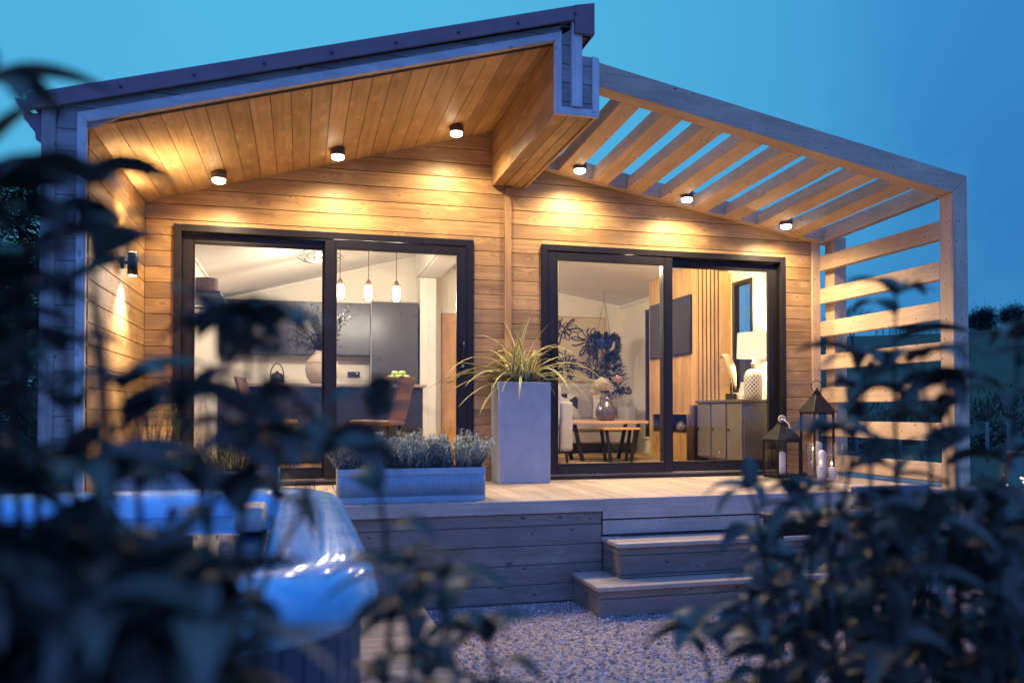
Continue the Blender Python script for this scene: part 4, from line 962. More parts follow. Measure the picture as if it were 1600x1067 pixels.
for d, l, dr in (((-1, -.25, .75), .75, 1.7), ((-1, -.1, .35), .62, 1.2), ((-.9, -.35, .05), .62, 1.0), ((1, -.3, .7), .75, 2.0), ((1, -.4, .25), .8, 1.4), ((-.8, -.2, 1.2), .8, 2.4), ((.85, -.1, .95), .8, 2.1), ((-.9, -.5, -.1), .5, 1.4)):
    b.leaf((1.85 + d[0] * .08, -.17, h), d, l, .050, dr, .35, 10, 0, 1.5)
b.build('foliage', PH, t)
ZR, nt, bs = nodes('ribbed_zinc'); L = nt.links.new
tcx = N(nt, 'ShaderNodeTexCoord'); sx = N(nt, 'ShaderNodeSeparateXYZ'); L(tcx.outputs['Object'], sx.inputs[0]); n1 = N(nt, 'ShaderNodeTexNoise'); n1.inputs['Scale'].default_value = 11; n1.inputs['Detail'].default_value = 6; L(tcx.outputs['Object'], n1.inputs['Vector'])
L(mixc(nt, n1.outputs[0], (.28, .40, .47), (.52, .60, .62)), bs.inputs['Base Color']); bs.inputs['Metallic'].default_value = .25; bs.inputs['Roughness'].default_value = .45
LAV = leafmat('lavender_leaf', (.30, .37, .34), (.52, .60, .56), .75)
ROS = leafmat('rosemary_leaf', (.035, .06, .03), (.09, .12, .07), .7)
TW = mat('woody_twig', (.10, .07, .05), .9)
def trough(cx, cy, label):
    hw, hd, h = .488, .16, .227; t = thing('trough_planter', label, 'planter', (cx, cy, 0), 0, 'ribbed zinc troughs on the deck edge')
    b = MB(); yf = cy - hd
    b.box(cx - hw, cx + hw, yf, yf + .006, .02, h - .045); b.box(cx - hw, cx - hw + .006, yf + .007, cy + hd, .02, h - .045); b.box(cx + hw - .006, cx + hw, yf + .007, cy + hd, .02, h - .045); b.box(cx - hw + .007, cx + hw - .007, cy + hd - .006, cy + hd, .02, h)
    n_ = 62
    for i in range(n_):
        x = cx - hw + (i + .5) * 2 * hw / n_; b.tube([(x, yf - .001, .042), (x, yf - .001, h - .046)], .0068, 6)
    for i in range(20):
        y = yf + (i + .5) * 2 * hd / 20
        for sx_ in (-1, 1): b.tube([(cx + sx_ * (hw + .001), y, .042), (cx + sx_ * (hw + .001), y, h - .046)], .0068, 6)
    b.build('ribbed_side', ZR, t)
    b = MB(); b.box(cx - hw - .008, cx + hw + .008, yf - .008, yf + .004, h - .046, h); b.box(cx - hw - .008, cx - hw + .004, yf + .005, cy + hd, h - .046, h); b.box(cx + hw - .004, cx + hw + .008, yf + .005, cy + hd, h - .046, h)
    b.box(cx - hw - .006, cx + hw + .006, yf - .006, yf + .006, 0, .040); b.box(cx - hw - .006, cx - hw + .005, yf + .007, cy + hd, 0, .04); b.box(cx + hw - .005, cx + hw + .006, yf + .007, cy + hd, 0, .04); b.build('rim_band', ZR, t, bevel=.003)
    b = MB(); b.box(cx - hw + .012, cx + hw - .012, yf + .012, cy + hd - .012, h - .05, h - .03); b.build('soil', SOIL, t)
    return t
def bushy(name, label, cat, c, rx, h, n_, m, seed, ll=.03, lw=.006, lean=.5, up=.3, group=None, step_=.014, per=4):
    RB = random.Random(seed); t = thing(name, label, cat, c, 0, group); sb = MB(); lb = MB()
    for k in range(n_):
        a = RB.uniform(0, 6.283); q = RB.random() ** .5; l = h * RB.uniform(.6, 1.05) * (1 - .25 * q); n2 = 7
        p = Vector((c[0] + rx * .45 * q * math.cos(a), c[1] + rx * .3 * q * math.sin(a), c[2])); d = Vector((math.cos(a) * q * lean, math.sin(a) * q * lean * .7, 1)).normalized(); pts = [p.copy()]
        for i in range(n2):
            d = (d + Vector((RB.uniform(-.12, .12), RB.uniform(-.12, .12), .06))).normalized(); p = p + d * l / n2; pts.append(p.copy())
        sb.tube(pts, [.0035 - .0003 * i for i in range(n2 + 1)], 4)
        cnt = int(l / step_)
        for i in range(cnt):
            s_ = (.12 + .88 * i / cnt) * n2; i0 = min(n2 - 1, int(s_)); pp = pts[i0].lerp(pts[i0 + 1], s_ - i0)
            for j in range(per):
                a2 = RB.uniform(0, 6.283); lb.leaf(pp, (math.cos(a2), math.sin(a2), RB.uniform(up, up + .9)), ll * RB.uniform(.6, 1.15), lw, .1, .2, 2)
    sb.build('stem', TW, t); lb.build('foliage', m, t); return t
trough(.742, -1.31, 'ribbed zinc trough holding three lavenders on the deck edge'); trough(-.62, -1.31, 'ribbed zinc trough mostly hidden behind the hot tub')
for i, (x, lab) in enumerate(((.42, 'grey green lavender at the end of the trough nearest the hot tub'), (.76, 'grey green lavender in the middle of the trough'), (1.07, 'grey green lavender at the trough end nearest the tall planter'))):
    bushy('lavender', lab, 'plant', (x, -1.31, .195), (.36), .31, 120, LAV, 30 + i, .036, .0115, .85, .2, 'lavenders in the zinc trough')
bushy('rosemary', 'tall upright rosemary against the lit porch side wall', 'plant', (-1.0, -.62, .22), .22, .66, 16, ROS, 40, .034, .007, .28, .1, None, .012, 4)
t = thing('herb_pot', 'dark round pot of rosemary in the porch corner', 'pot', (-1.0, -.62, 0)); b = MB(); b.lathe([(.10, 0), (.12, .01), (.15, .22), (.155, .24), (.14, .24), (.135, .2)], (-1.0, -.62, 0), 24); b.build('pot_wall', mat('dark_clay', (.05, .045, .045), .6), t)
bushy('thyme', 'low bushy herb in front of the kitchen door frame', 'plant', (-.85, -1.31, .195), .34, .27, 60, ROS, 43, .028, .008, .7); bushy('thyme', 'low bushy herb at the hot tub trough, nearest the door bar', 'plant', (-.42, -1.31, .195), .34, .24, 60, ROS, 44, .028, .008, .7)
def lantern(c, hw, hb, hr, label, rope):
    t = thing('lantern', label, 'lantern', (*c, 0), 0, 'black candle lanterns beside the lounge door'); x, y = c; b = MB()
    b.box(x - hw, x + hw, y - hw, y + hw, .0, .035); b.build('base', BLACK, t, bevel=.004)
    b = MB()
    for sx_ in (-1, 1):
        for sy_ in (-1, 1): b.box(x + sx_ * (hw - .008) - .008, x + sx_ * (hw - .008) + .008, y + sy_ * (hw - .008) - .008, y + sy_ * (hw - .008) + .008, .0355, hb, 'z')
    for sx_ in (-1, 1):
        b.box(x + sx_ * (hw - .008) - .007, x + sx_ * (hw - .008) + .007, y - hw + .017, y + hw - .017, hb - .018, hb - .001); b.box(x - hw + .017, x + hw - .017, y + sx_ * (hw - .008) - .007, y + sx_ * (hw - .008) + .007, hb - .018, hb - .001)
    b.build('frame', BLACK, t)
    for sx_ in (-1, 1):
        b = MB(); b.box(x + sx_ * (hw - .008) - .0015, x + sx_ * (hw - .008) + .0015, y - hw + .018, y + hw - .018, .037, hb - .02); b.build('pane', THING, t)
        b = MB(); b.box(x - hw + .018, x + hw - .018, y + sx_ * (hw - .008) - .0015, y + sx_ * (hw - .008) + .0015, .037, hb - .02); b.build('pane', THING, t)
    b = MB(); q = len(b.V); e = hw + .010; tp_ = hw * .28
    for r_, z in ((e, hb + .0005), (e, hb + .008), (tp_ * 1.6, hr - .03), (tp_, hr), (tp_, hr + .02), (.01, hr + .022)):
        b.V += [(x - r_, y - r_, z), (x + r_, y - r_, z), (x + r_, y + r_, z), (x - r_, y + r_, z)]
    for i in range(5):
        for k in range(4): b.face([q + i * 4 + k, q + i * 4 + (k + 1) % 4, q + i * 4 + 4 + (k + 1) % 4, q + i * 4 + 4 + k], [(0, 0)] * 4, .5)
    b.face([q, q + 3, q + 2, q + 1], [(0, 0)] * 4, .5); b.build('roof', BLACK, t, bevel=.002)
    b = MB()
    if rope:
        b.tube([(x + .035 * math.cos(a * .6), y - .01, hr + .055 + .03 * math.sin(a * .6)) for a in range(12)], .007, 6); b.tube([(x + .01, y - .02, hr + .05), (x + .04, y - .05, hr + .01), (x + .055, y - .06, hr - .07), (x + .035, y - .06, hr - .085), (x + .02, y - .05, hr - .03)], .007, 6); b.ball((x, y - .01, hr + .05), .018, 8); b.build('rope_loop', mat('white_rope', (.6, .55, .5), .9, bump=.5), t)
    else:
        b.tube([(x + .055 * math.cos(a * .3), y, hr + .075 + .06 * math.sin(a * .3)) for a in range(22)], .004, 6); b.lathe([(.03, hr + .0225), (.012, hr + .05), (.006, hr + .07)], (x, y, 0), 12); b.build('ring', BLACK, t)
    return t
def candle(c, r, h, label, lit=False):
    t = thing('candle', label, 'candle', c, 0, 'white pillar candles'); b = MB(); b.lathe([(r * .95, 0), (r, .004), (r, h * .9), (r * .6, h * .97), (r * .12, h)], c, 24); b.build('wax', CAND, t)
    b = MB(); b.tube([(c[0], c[1], c[2] + h - .004), (c[0] + .002, c[1], c[2] + h + .012)], .0018, 5); b.build('wick', BLACK, t)
    if lit:
        b = MB(); b.lathe([(.002, 0), (.008, .008), (.006, .022), (.001, .034)], (c[0], c[1], c[2] + h + .012), 10); b.build('flame', emit('flame', (1, .75, .35), 8), t)
lantern((4.325, -.27), .122, .345, .485, 'black metal lantern with rope loop and white candle in front of the lounge door', True); candle((4.325, -.27, .0355), .036, .205, 'white pillar candle inside the rope looped lantern')
lantern((4.64, -.36), .108, .60, .76, 'tall black metal lantern with ring handle in the deck corner', False); candle((4.64, -.36, .0355), .045, .30, 'taller white candle inside the ring handled lantern')
hg = thing('hurricane_glass', 'wide clear glass hurricane bowl in front of the tall lantern', 'glass bowl', (4.40, -.80, 0)); b = MB(); b.lathe([(.10, .0), (.145, .006), (.15, .02), (.15, .33), (.147, .33), (.146, .02), (.10, .012)], (4.40, -.80, .001), 36); b.build('bowl_wall', THING, hg)
candle((4.36, -.80, .014), .03, .13, 'short lit candle in the hurricane bowl, nearest the door', True); candle((4.44, -.84, .014), .03, .12, 'short lit candle in the hurricane bowl, nearest the gravel', True); candle((4.42, -.74, .014), .036, .26, 'tall unlit candle in the hurricane bowl')

# ------------------------------------------------------------------ hot tub and boardwalk
tub = thing('hot_tub', 'large hot tub with pale blue marbled shell and dark planked sides', 'hot tub', (-.97, -3.55, GZ))
TX0, TX1, TY0, TY1 = -2.15, .205, -4.92, -2.26
def rloop(ins, z, rc=.42, n_=10, out=None):
    r_ = max(.04, rc - ins); x0, x1, y0, y1 = TX0 + ins, TX1 - ins, TY0 + ins, TY1 - ins; pts = []
    for cx, cy, a0 in ((x1 - r_, y1 - r_, 0), (x0 + r_, y1 - r_, 90), (x0 + r_, y0 + r_, 180), (x1 - r_, y0 + r_, 270)):
        for i in range(n_ + 1): a = rad(a0 + 90 * i / n_); pts.append((cx + r_ * math.cos(a), cy + r_ * math.sin(a), z))
    return pts
def loops(prof, closed_end=True):
    b = MB(); m = None
    for ins, z in prof:
        l = rloop(ins, z); m = len(l); b.V += l
    for i in range(len(prof) - 1):
        for k in range(m): b.face([i * m + k, i * m + (k + 1) % m, (i + 1) * m + (k + 1) % m, (i + 1) * m + k], [(0, 0)] * 4, .5, True)
    if closed_end: b.face(list(range((len(prof) - 1) * m, len(prof) * m)), [(0, 0)] * m, .5)
    return b
SH, nt, bs = nodes('marbled_acrylic'); L = nt.links.new
tcx = N(nt, 'ShaderNodeTexCoord'); n1 = N(nt, 'ShaderNodeTexNoise'); n1.inputs['Scale'].default_value = 2.2; n1.inputs['Detail'].default_value = 7; n1.inputs['Distortion'].default_value = 2.2; L(tcx.outputs['Object'], n1.inputs['Vector'])
mr = N(nt, 'ShaderNodeMapRange'); mr.inputs[1].default_value = .4; mr.inputs[2].default_value = .6; L(n1.outputs[0], mr.inputs[0])
L(mixc(nt, mr.outputs[0], (.26, .62, .84), (.52, .80, .90)), bs.inputs['Base Color']); bs.inputs['Roughness'].default_value = .10; bs.inputs['Specular IOR Level'].default_value = .4
loops([(.03, .03), (-.012, .06), (-.02, .10), (-.005, .155), (.03, .185), (.09, .20), (.19, .20), (.27, .185), (.31, .14), (.33, .05), (.34, -.12), (.60, -.16), (.66, -.4), (.68, -.55)]).build('shell', SH, tub, smooth=True)
WT, nt, bs = nodes('tub_water'); L = nt.links.new; bs.inputs['Base Color'].default_value = (.02, .06, .10, 1); bs.inputs['Roughness'].default_value = .03; bs.inputs['Specular IOR Level'].default_value = .7
tcx = N(nt, 'ShaderNodeTexCoord'); n1 = N(nt, 'ShaderNodeTexNoise'); n1.inputs['Scale'].default_value = 3; L(tcx.outputs['Object'], n1.inputs['Vector']); bp = N(nt, 'ShaderNodeBump'); bp.inputs['Strength'].default_value = .12; bp.inputs['Distance'].default_value = .02; L(n1.outputs[0], bp.inputs['Height']); L(bp.outputs[0], bs.inputs['Normal'])
b = MB(); b.V = rloop(.325, .085); b.face(list(range(len(b.V))), [(0, 0)] * len(b.V), .5); b.V += rloop(.325, .06); m_ = len(b.V) // 2
for k in range(m_): b.face([k, m_ + k, m_ + (k + 1) % m_, (k + 1) % m_], [(0, 0)] * 4, .5)
b.build('water', WT, tub)
SK = mat('tub_skirt', (.13, .12, .16), .5, var=.15, scale=3)
b = MB(); l0 = rloop(.03, GZ + .02); per = []
acc = 0
for k in range(len(l0)):
    p, q = Vector(l0[k]), Vector(l0[(k + 1) % len(l0)]); n_ = max(1, round((q - p).length / .115))
    for i in range(n_):
        a, c = p.lerp(q, i / n_), p.lerp(q, (i + 1) / n_); d = (c - a); L_ = d.length; d.normalize(); o = Vector((d.y, -d.x, 0))
        M = Matrix(((d.x, o.x, 0, a.x), (d.y, o.y, 0, a.y), (0, 0, 1, 0), (0, 0, 0, 1))); b.box(.002, L_ - .002, -.02, 0, GZ + .02, .055, 'z', M)
b.build('skirt', SK, tub, bevel=.003)
b = MB(); b.box(TX0 + .5, TX1 - .5, TY0 + .06, TY1 - .06, GZ, .02); b.box(TX0 + .06, TX1 - .06, TY0 + .5, TY1 - .5, GZ + .001, .019); b.build('tub_core', DARKM, tub) if False else None
b = MB(); RD = random.Random(9)
for k in range(110):
    q = RD.uniform(.0, .26); y = RD.uniform(TY0 + .3, TY1 - .05); x = TX1 - .02 - q; 
    zz_ = .20 if .09 < q + .02 < .19 else (.19 if q < .09 else .186)
    b.ball((x, y, .2 if .07 <= q <= .17 else .188), RD.uniform(.003, .008), 6, (1, 1, .6))
struct(b.build('water_drops', mat('drop', (.6, .65, .7), .05, spec=1), tub), 'stuff')
hr_ = MB(); hr_.prism([(-3.35, .10), (-2.95, .10), (-2.95, .17), (-3.05, .20), (-3.3, .20), (-3.35, .16)], 'x', -.26, -.14); hr_.build('headrest', mat('taupe_pillow', (.38, .34, .29), .5), tub, bevel=.02, seg=3)
bw = thing('boardwalk', 'narrow wet timber boardwalk between hot tub and gravel', 'boardwalk', (.5, -2.5, GZ)); b = MB(); y = -3.6
WETW = wood('wet_boards', (.50, .42, .32), (.36, .28, .2), .22, knots=.2, spec=.7)
while y < -1.62: b.box(.27, .76, y, min(y + .09, -1.60), GZ + .06, GZ + .09, 'x'); y += .095
b.build('boards', WETW, bw, bevel=.003); b = MB(); b.box(.30, .34, -3.58, -1.62, GZ, GZ + .059); b.box(.69, .73, -3.58, -1.62, GZ, GZ + .059); b.build('bearer', DARKM, bw)

# ------------------------------------------------------------------ patio table, chair, jar lanterns on the right
pt_ = thing('patio_table', 'dark slatted garden table behind the right hand shrub', 'table', (3.1, -3.2, GZ)); b = MB(); DKW = mat('dark_stained_wood', (.05, .045, .055), .45, var=.2)
for i in range(7): b.box(2.46, 4.35, -3.70 + i * .115, -3.70 + i * .115 + .105, .02, .05, 'x')
b.build('table_top', DKW, pt_, bevel=.003)
for x0, y0 in ((2.48, -3.68), (4.25, -3.68), (2.48, -2.99), (4.25, -2.99)):
    b = MB(); b.box(x0, x0 + .08, y0, y0 + .08, GZ, .019, 'z'); b.build('leg', DKW, pt_, bevel=.003)
b = MB(); b.box(2.57, 4.24, -3.66, -3.63, -.08, .019); b.box(2.57, 4.24, -2.95, -2.92, -.08, .019); b.build('apron', DKW, pt_)
gc = thing('garden_chair', 'woven rattan garden chair behind the patio table', 'chair', (4.0, -2.45, GZ)); RT, nt, bs = nodes('woven_rattan'); L = nt.links.new
tcx = N(nt, 'ShaderNodeTexCoord'); ck = N(nt, 'ShaderNodeTexChecker'); ck.inputs['Scale'].default_value = 70; L(tcx.outputs['Object'], ck.inputs['Vector']); L(mixc(nt, ck.outputs[1], (.05, .045, .05), (.20, .19, .20)), bs.inputs['Base Color']); bs.inputs['Roughness'].default_value = .6
bp = N(nt, 'ShaderNodeBump'); bp.inputs['Strength'].default_value = .8; bp.inputs['Distance'].default_value = .004; L(ck.outputs[1], bp.inputs['Height']); L(bp.outputs[0], bs.inputs['Normal'])
b = MB(); b.box(3.70, 4.32, -2.75, -2.15, -.32, -.26); b.build('seat', RT, gc, bevel=.02, seg=2); b = MB(); b.prism([(-2.19, -.26), (-2.12, -.26), (-2.04, .09), (-2.10, .09)], 'x', 3.70, 4.32); b.build('backrest', RT, gc, bevel=.015, seg=2)
for sx_ in (3.66, 4.33):
    b = MB(); b.box(sx_, sx_ + .05, -2.75, -2.1, -.08, -.03); b.build('arm', RT, gc, bevel=.012, seg=2)
    for y0 in (-2.74, -2.18):
        b = MB(); b.box(sx_ + .005, sx_ + .045, y0, y0 + .04, GZ, -.08); b.build('leg', BLACK, gc)
def jar(c, r, h, label):
    t = thing('jar_lantern', label, 'jar lantern', c, 0, 'glass jar lanterns with fairy lights'); b = MB(); b.lathe([(r * .6, 0), (r * .9, .01), (r, h * .35), (r * .85, h * .75), (r * .55, h * .9), (r * .55, h)], c, 24, wob=lambda a, z: 1 + .02 * math.sin(a * 10)); b.build('jar', THING, t)
    b = MB(); b.lathe([(r * .58, h), (r * .6, h + .012), (r * .5, h + .02)], c, 20); b.build('lid', mat('brass_lid', (.5, .35, .18), .3, metal=.9), t)
    for k in range(8):
        a = R.uniform(0, 6.28); q = R.uniform(.2, .8); b = MB(); b.ball((c[0] + r * .8 * q * math.cos(a), c[1] + r * .8 * q * math.sin(a), c[2] + h * R.uniform(.15, .75)), .006, 6); b.build('fairy_light', FAIRY, t)
FAIRY = emit('fairy_glow', (1, .72, .40), 4)
jar((4.06, -3.08, .05), .115, .31, 'round glass jar of fairy lights on the patio table'); jar((4.17, -3.48, .05), .08, .20, 'small glass jar of fairy lights at the table corner')

# ------------------------------------------------------------------ trees, hedge and fence on the hill
BARK = mat('bark', (.06, .045, .04), .95, var=.3, scale=3)
def bare_tree(c, h, seed, label, leaves=0, lm=None, spread=.55, depth=6, group='trees along the hill top', bole=.27):
    RT_ = random.Random(seed); t = thing('tree', label, 'tree', c, 0, group); tr = MB(); cr = MB(); lf = MB()
    def grow(p, d, l, r, k):
        n_ = 3; pts = [p]; 
        for i in range(n_):
            d = (d + Vector((RT_.uniform(-.18, .18), RT_.uniform(-.18, .18), RT_.uniform(-.02, .14)))).normalized(); p = p + d * l / n_; pts.append(p)
        (tr if k >= depth - 1 else cr).tube(pts, [r * (1 - .3 * i / n_) for i in range(n_ + 1)], 5 if k > 2 else 3, False)
        if leaves and k <= 2:
            for _ in range(leaves):
                q = pts[RT_.randrange(len(pts))] + Vector((RT_.gauss(0, 1), RT_.gauss(0, 1), RT_.gauss(0, 1))) * h * .075
                lf.leaf(q, (RT_.uniform(-1, 1), RT_.uniform(-1, 1), RT_.uniform(-1, 1)), h * RT_.uniform(.03, .07), h * .03, .3, .1, 2)
        if k > 0:
            for _ in range(3 if k > 1 else 4):
                a = RT_.uniform(0, 6.28); s_ = RT_.uniform(.35, .85) * spread * 1.6; x = d.cross(Vector((0, .3, 1))).normalized(); y = d.cross(x)
                grow(pts[RT_.choice((2, 3, 3))], (d + (x * math.cos(a) + y * math.sin(a)) * s_).normalized(), l * RT_.uniform(.62, .8), r * .6, k - 1)
    grow(Vector(c), Vector((0, 0, 1)), h * bole, h * .022, depth)
    tr.build('trunk', BARK, t); cr.build('crown', BARK, t)
    if leaves: lf.build('foliage', lm, t)
HLF = leafmat('hedge_leaf', (.035, .035, .03), (.07, .06, .05), .8)
HGR = leafmat('evergreen_leaf', (.03, .05, .025), (.06, .085, .04), .7)
def onhill(u, d):
    p = pt(u, 600, d); return (p.x, p.y, hill(p.x, p.y) - .1)
c = onhill(1334, 95); bare_tree(c, 7.4, 3, 'bare winter tree seen between the upper pergola slats', spread=.6)
c = onhill(1530, 150); bare_tree(c, 10, 5, 'round dark tree on the hill just beyond the pergola post', 12, HLF, 1.1, 5, bole=.17)
c = onhill(1592, 140); bare_tree(c, 9, 6, 'dark hilltop tree at the right edge of the view', 12, HLF, 1.1, 5, bole=.17)
c = onhill(1408, 120); bare_tree(c, 6.4, 8, 'low spreading tree behind the middle pergola slats', 12, HLF, 1.1, 5, bole=.17)
c = onhill(1300, 110); bare_tree(c, 5.0, 9, 'small bare tree close behind the back pergola post', spread=.7, depth=5)
def shrub(c, rx, rz, seed, label, m, n_=1500, ls=.12, group=None):
    RB = random.Random(seed); t = thing('bush', label, 'bush', c, 0, group); b = MB(); tb = MB(); lumps = [(RB.uniform(-.7, .7) * rx, RB.uniform(-.7, .7) * rx, RB.uniform(.25, .85) * rz, RB.uniform(.3, .55) * min(rx, rz * 1.2)) for _ in range(16)]
    for l in lumps: tb.tube([(c[0], c[1], c[2]), (c[0] + l[0] * .5, c[1] + l[1] * .5, c[2] + l[2] * .6), (c[0] + l[0], c[1] + l[1], c[2] + l[2])], [.04, .025, .008], 5)
    for k in range(n_):
        l = RB.choice(lumps); d = Vector((RB.gauss(0, 1), RB.gauss(0, 1), RB.gauss(0, 1))).normalized(); p = Vector((c[0] + l[0], c[1] + l[1], c[2] + l[2])) + d * l[3] * RB.uniform(.5, 1.1)
        if p.z < c[2] + .02: continue
        b.leaf(p, d + Vector((0, 0, .3)), ls * RB.uniform(.6, 1.3), ls * .45, .4, .2, 2)
    b.build('foliage', m, t); tb.build('stem', BARK, t); return t
for i, (u, d, rx, rz, lab) in enumerate(((1420, 30, 2.0, 1.1, 'pale tufted hedge shrub behind the lower slats'), (1535, 26, 1.9, 1.35, 'hedge shrub just right of the pergola post'), (1600, 24, 1.8, 1.5, 'hedge shrub at the right edge of the field'), (1320, 26, 1.7, .9, 'hedge shrub behind the back pergola post'))):
    p = pt(u, 640, d); shrub((p.x, p.y, hill(p.x, p.y)), rx, rz, 60 + i, lab, HLF if i % 2 else HGR, 1600, .2, 'hedge shrubs along the field')
fn = thing('field_fence', 'low wire field fence with wooden posts at the foot of the hill', 'fence', onhill(1450, 20))
wires = []
for i in range(12):
    p = pt(1270 + i * 34, 640, 21); z = hill(p.x, p.y); b = MB(); b.tube([(p.x, p.y, z - .1), (p.x, p.y, z + 1.05)], .045, 7); b.build('post', mat('fence_post', (.2, .18, .17), .9) if i == 0 else bpy.data.materials['fence_post'], fn); wires.append((p.x, p.y, z))
b = MB()
for dz in (.35, .7, 1.0): b.tube([(x, y, z + dz) for x, y, z in wires], .006, 4)
b.build('wire', BLACK, fn)
fn = thing('hilltop_fence', 'row of dark stakes along the brow of the hill', 'fence', onhill(1440, 118)); ws = []
for i in range(16):
    p = onhill(1370 + i * 10.5, 124); b = MB(); b.tube([p, (p[0], p[1], p[2] + 1.5)], .07, 5); b.build('post', BARK, fn); ws.append(p)
b = MB()
for dz in (.6, 1.3): b.tube([(x, y, z + dz) for x, y, z in ws], .03, 4)
b.build('rail', BARK, fn)
# dark evergreen beside the left end of the cabin
def conifer(c, h, rx, seed, label):
    RB = random.Random(seed); t = thing('evergreen_tree', label, 'tree', c, 0, 'dark evergreens left of the cabin'); tb = MB(); b = MB(); tb.tube([c, (c[0], c[1], c[2] + h * .5), (c[0], c[1], c[2] + h)], [.16, .1, .02], 8)
    for k in range(150):
        q = RB.random() ** .85; z = c[2] + h * (.03 + .96 * q); a = RB.uniform(0, 6.28); r_ = rx * (1 - q) ** .8 * RB.uniform(.6, 1.15) + .05; e = Vector((c[0] + r_ * math.cos(a), c[1] + r_ * math.sin(a), z - r_ * .25 + .1)); tb.tube([(c[0], c[1], z), e], [.02, .006], 4, False)
        for j in range(34):
            p = Vector((c[0], c[1], z)).lerp(e, RB.random() ** .6) + Vector((RB.gauss(0, .12), RB.gauss(0, .12), RB.gauss(0, .1))); b.leaf(p, (math.cos(a) + RB.gauss(0, .6), math.sin(a) + RB.gauss(0, .6), RB.uniform(-.7, .3)), RB.uniform(.12, .24), .07, .4, .2, 2)
    tb.build('trunk', BARK, t); b.build('crown', HGR, t)
for (u, d, h, rx, sd, lab) in ((30, 13, 4.9, 1.5, 1, 'pointed evergreen just left of the cabin corner'), (-70, 11, 5.0, 1.9, 2, 'evergreen at the left edge of the picture'), (75, 17, 4.6, 1.6, 3, 'evergreen behind the cabin corner')):
    p = pt(u, 640, d); conifer((p.x, p.y, hill(p.x, p.y) - .05), h, rx, sd, lab)

# ------------------------------------------------------------------ foreground shrubs
FL = leafmat('shrub_leaf', (.095, .075, .055), (.12, .10, .072), .46, spec=.4, spread=.5)
FT = mat('shrub_stem', (.07, .06, .05), .8)
def leafy(stems, name, label, seed, leafL, leafW, ground=True):
    """stems: (list of photo u, v waypoints, distance, distance at the top, leaf spacing)"""
    RB = random.Random(seed); base = pt(stems[0][0][0][0], 900, stems[0][1]); t = thing(name, label, 'shrub', (base.x, base.y, GZ)); sb = MB(); lb = MB()
    for st in stems:
        way, s0, s1, gap = st[:4]; zmin = st[4] if len(st) > 4 else -9
        n_ = len(way); P = [pt(u, v, s0 + (s1 - s0) * i / max(1, n_ - 1)) for i, (u, v) in enumerate(way)]
        if ground: P = [Vector((P[0].x + RB.uniform(-.05, .05), P[0].y + RB.uniform(-.05, .05), GZ - .02)), P[0]] + P[1:] if P[0].z > GZ else P
        # smooth the waypoints
        Q = []
        for i in range(len(P) - 1):
            p0 = P[max(0, i - 1)]; p1, p2 = P[i], P[i + 1]; p3 = P[min(len(P) - 1, i + 2)]
            for k in range(6):
                q = k / 6; Q.append(.5 * ((2 * p1) + (p2 - p0) * q + (2 * p0 - 5 * p1 + 4 * p2 - p3) * q * q + (3 * p1 - p0 - 3 * p2 + p3) * q ** 3))
        Q.append(P[-1]); m = len(Q); sb.tube(Q, [.0065 - .0045 * i / m for i in range(m)], 6)
        tot = 0; nxt = .25; ang = RB.uniform(0, 6.28); lens = sum((Q[i + 1] - Q[i]).length for i in range(m - 1))
        for i in range(m - 1):
            d = Q[i + 1] - Q[i]; l = d.length; 
            if l < 1e-6: continue
            dn = d / l
            while nxt < tot + l:
                p = Q[i] + dn * (nxt - tot); ang += 2.4 + RB.uniform(-.4, .4); x = dn.cross(Vector((.1, 1, .2))).normalized(); y = dn.cross(x); o = x * math.cos(ang) + y * math.sin(ang)
                top = nxt / lens; k_ = RB.uniform(.7, 1.15)
                if p.z > zmin: lb.leaf(p, o + dn * RB.uniform(.25, .9) + Vector((0, 0, .15)), leafL * k_, leafW * k_ * RB.uniform(.8, 1.15), RB.uniform(.9, 2.0), .3, 8, RB.uniform(-.5, .5), .62)
                nxt += gap * RB.uniform(.7, 1.3)
            tot += l
        for k in range(6):
            ang += 1.2; x = dn.cross(Vector((.1, 1, .2))).normalized(); y = dn.cross(x); lb.leaf(Q[-1], x * math.cos(ang) + y * math.sin(ang) + dn * RB.uniform(.2, 1.1), leafL * RB.uniform(.6, 1.05), leafW * RB.uniform(.7, 1), RB.uniform(1.0, 2.0), .3, 8, RB.uniform(-.4, .4), .62)
    sb.build('stem', FT, t); lb.build('foliage', FL, t); return t
RF = random.Random(77); SL = []
SL += [([(40, 1150), (30, 800), (0, 420), (-25, 130)], .95, .85, .06, .47), ([(70, 1150), (60, 820), (40, 560), (5, 300)], .95, .9, .05, .47), ([(120, 1150), (120, 850), (100, 560), (95, 335)], .9, .9, .07, .47), ([(210, 1150), (220, 850), (205, 700), (190, 610)], .95, .95, .05, .49)]
SL += [([(150, 1150), (160, 820), (150, 520), (135, 290)], .9, .85, .10, .66), ([(175, 1150), (180, 850), (165, 600), (140, 372)], .95, .9, .11, .62)]
SL += [([(300, 1150), (320, 880), (350, 660), (350, 520)], .9, .9, .034, .47), ([(340, 1150), (365, 900), (400, 690), (415, 515)], .9, .9, .034, .45), ([(350, 1150), (370, 900), (390, 700), (385, 500)], 1.0, 1.0, .036, .47), ([(370, 1150), (385, 940), (430, 790), (440, 680)], .95, .95, .04, .46), ([(320, 1150), (330, 900), (310, 760), (285, 640)], .95, .95, .045, .46), ([(400, 1150), (400, 950), (470, 800), (505, 690)], .95, .95, .05, .5)]
for k in range(4):
    u = RF.uniform(-100, 250); top = RF.uniform(730, 780); s = RF.uniform(.7, .95); SL.append(([(u + RF.uniform(-40, 40), 1180), (u, (top + 1180) / 2), (u + RF.uniform(-50, 50), top)], s, s, RF.uniform(.045, .06), .48))
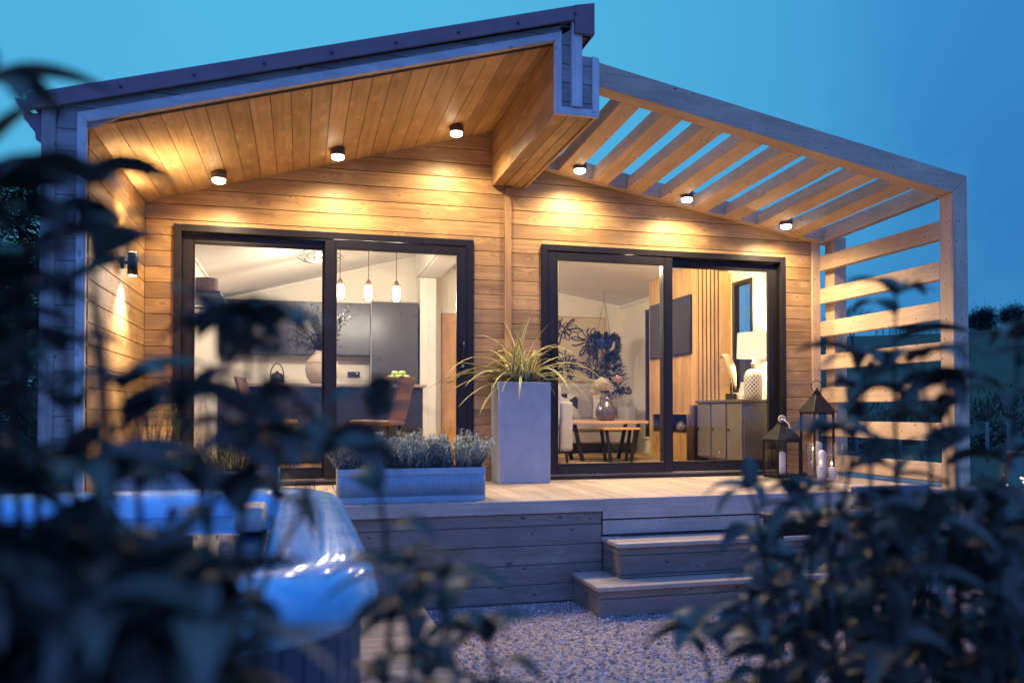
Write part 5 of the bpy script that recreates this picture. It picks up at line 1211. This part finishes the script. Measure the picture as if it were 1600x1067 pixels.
for k in range(34):
    u = RF.uniform(-140, 345); top = RF.uniform(880, 1010); s = RF.uniform(.65, .95); SL.append(([(u + RF.uniform(-40, 40), 1180), (u, (top + 1180) / 2), (u + RF.uniform(-50, 50), top)], s, s, RF.uniform(.03, .04)))
for k in range(6):
    u = RF.uniform(-90, 15); s = RF.uniform(.75, 1.0); SL.append(([(u, 1180), (u, 800), (u + RF.uniform(-30, 30), RF.uniform(400, 560))], s, s, .045, .49))
leafy(SL, 'leafy_shrub', 'dark out of focus shrub filling the near left corner', 11, .138, .046)
SM = [([(600, 1180), (610, 940), (590, 740), (585, 620)], 1.05, 1.05, .05), ([(640, 1180), (640, 1000), (620, 900)], 1.0, 1.0, .035), ([(720, 1180), (700, 1010), (690, 905)], 1.05, 1.05, .035), ([(780, 1200), (770, 1060), (760, 985)], 1.1, 1.1, .035), ([(680, 1200), (670, 1060), (650, 960)], 1.15, 1.15, .03)]
leafy(SM, 'leafy_shrub', 'sparse dark shrub sprigs at the bottom between boardwalk and gravel', 12, .115, .038)
SR = [([(1420, 1180), (1405, 850), (1397, 600), (1400, 462)], 1.5, 1.5, .045), ([(1300, 1180), (1300, 900), (1330, 720), (1345, 610)], 1.5, 1.5, .045), ([(1190, 1180), (1200, 950), (1185, 820), (1170, 765)], 1.45, 1.45, .05), ([(1115, 1180), (1110, 1060), (1085, 985)], 1.4, 1.4, .05), ([(1500, 1180), (1490, 850), (1470, 640)], 1.5, 1.5, .045), ([(1570, 1180), (1560, 850), (1585, 640), (1590, 530)], 1.35, 1.35, .045), ([(1640, 1180), (1620, 850), (1630, 560)], 1.3, 1.3, .045), ([(1260, 1180), (1265, 950), (1270, 820)], 1.5, 1.5, .045)]
for u, v in ((1345, 560), (1440, 560), (1290, 680), (1478, 600), (1250, 790)):
    SR.append(([(u + 20, 1180), (u + RF.uniform(-15, 25), 900), (u + RF.uniform(-10, 20), (v + 900) / 2), (u, v)], 1.45, 1.4, .075))
for k in range(38):
    u = RF.uniform(1210, 1700); f = sm(1120, 1420, u); top = RF.uniform(930, 1060) * (1 - f) + RF.uniform(780, 980) * f; s = RF.uniform(1.2, 1.8); SR.append(([(u + RF.uniform(-30, 30), 1180), (u, (top + 1180) / 2), (u + RF.uniform(-40, 40), top)], s, s, RF.uniform(.032, .045)))
leafy(SR, 'leafy_shrub', 'dark green drooping leaved shrub filling the near right corner', 13, .130, .045)

sc.view_settings.view_transform = 'Standard'; sc.view_settings.look = 'None'; sc.view_settings.exposure = 0; sc.view_settings.gamma = 1
sc.cycles.use_denoising = True; sc.cycles.sample_clamp_indirect = 6; sc.cycles.max_bounces = 10; sc.cycles.transparent_max_bounces = 24
sc.cycles.caustics_reflective = False; sc.cycles.caustics_refractive = False
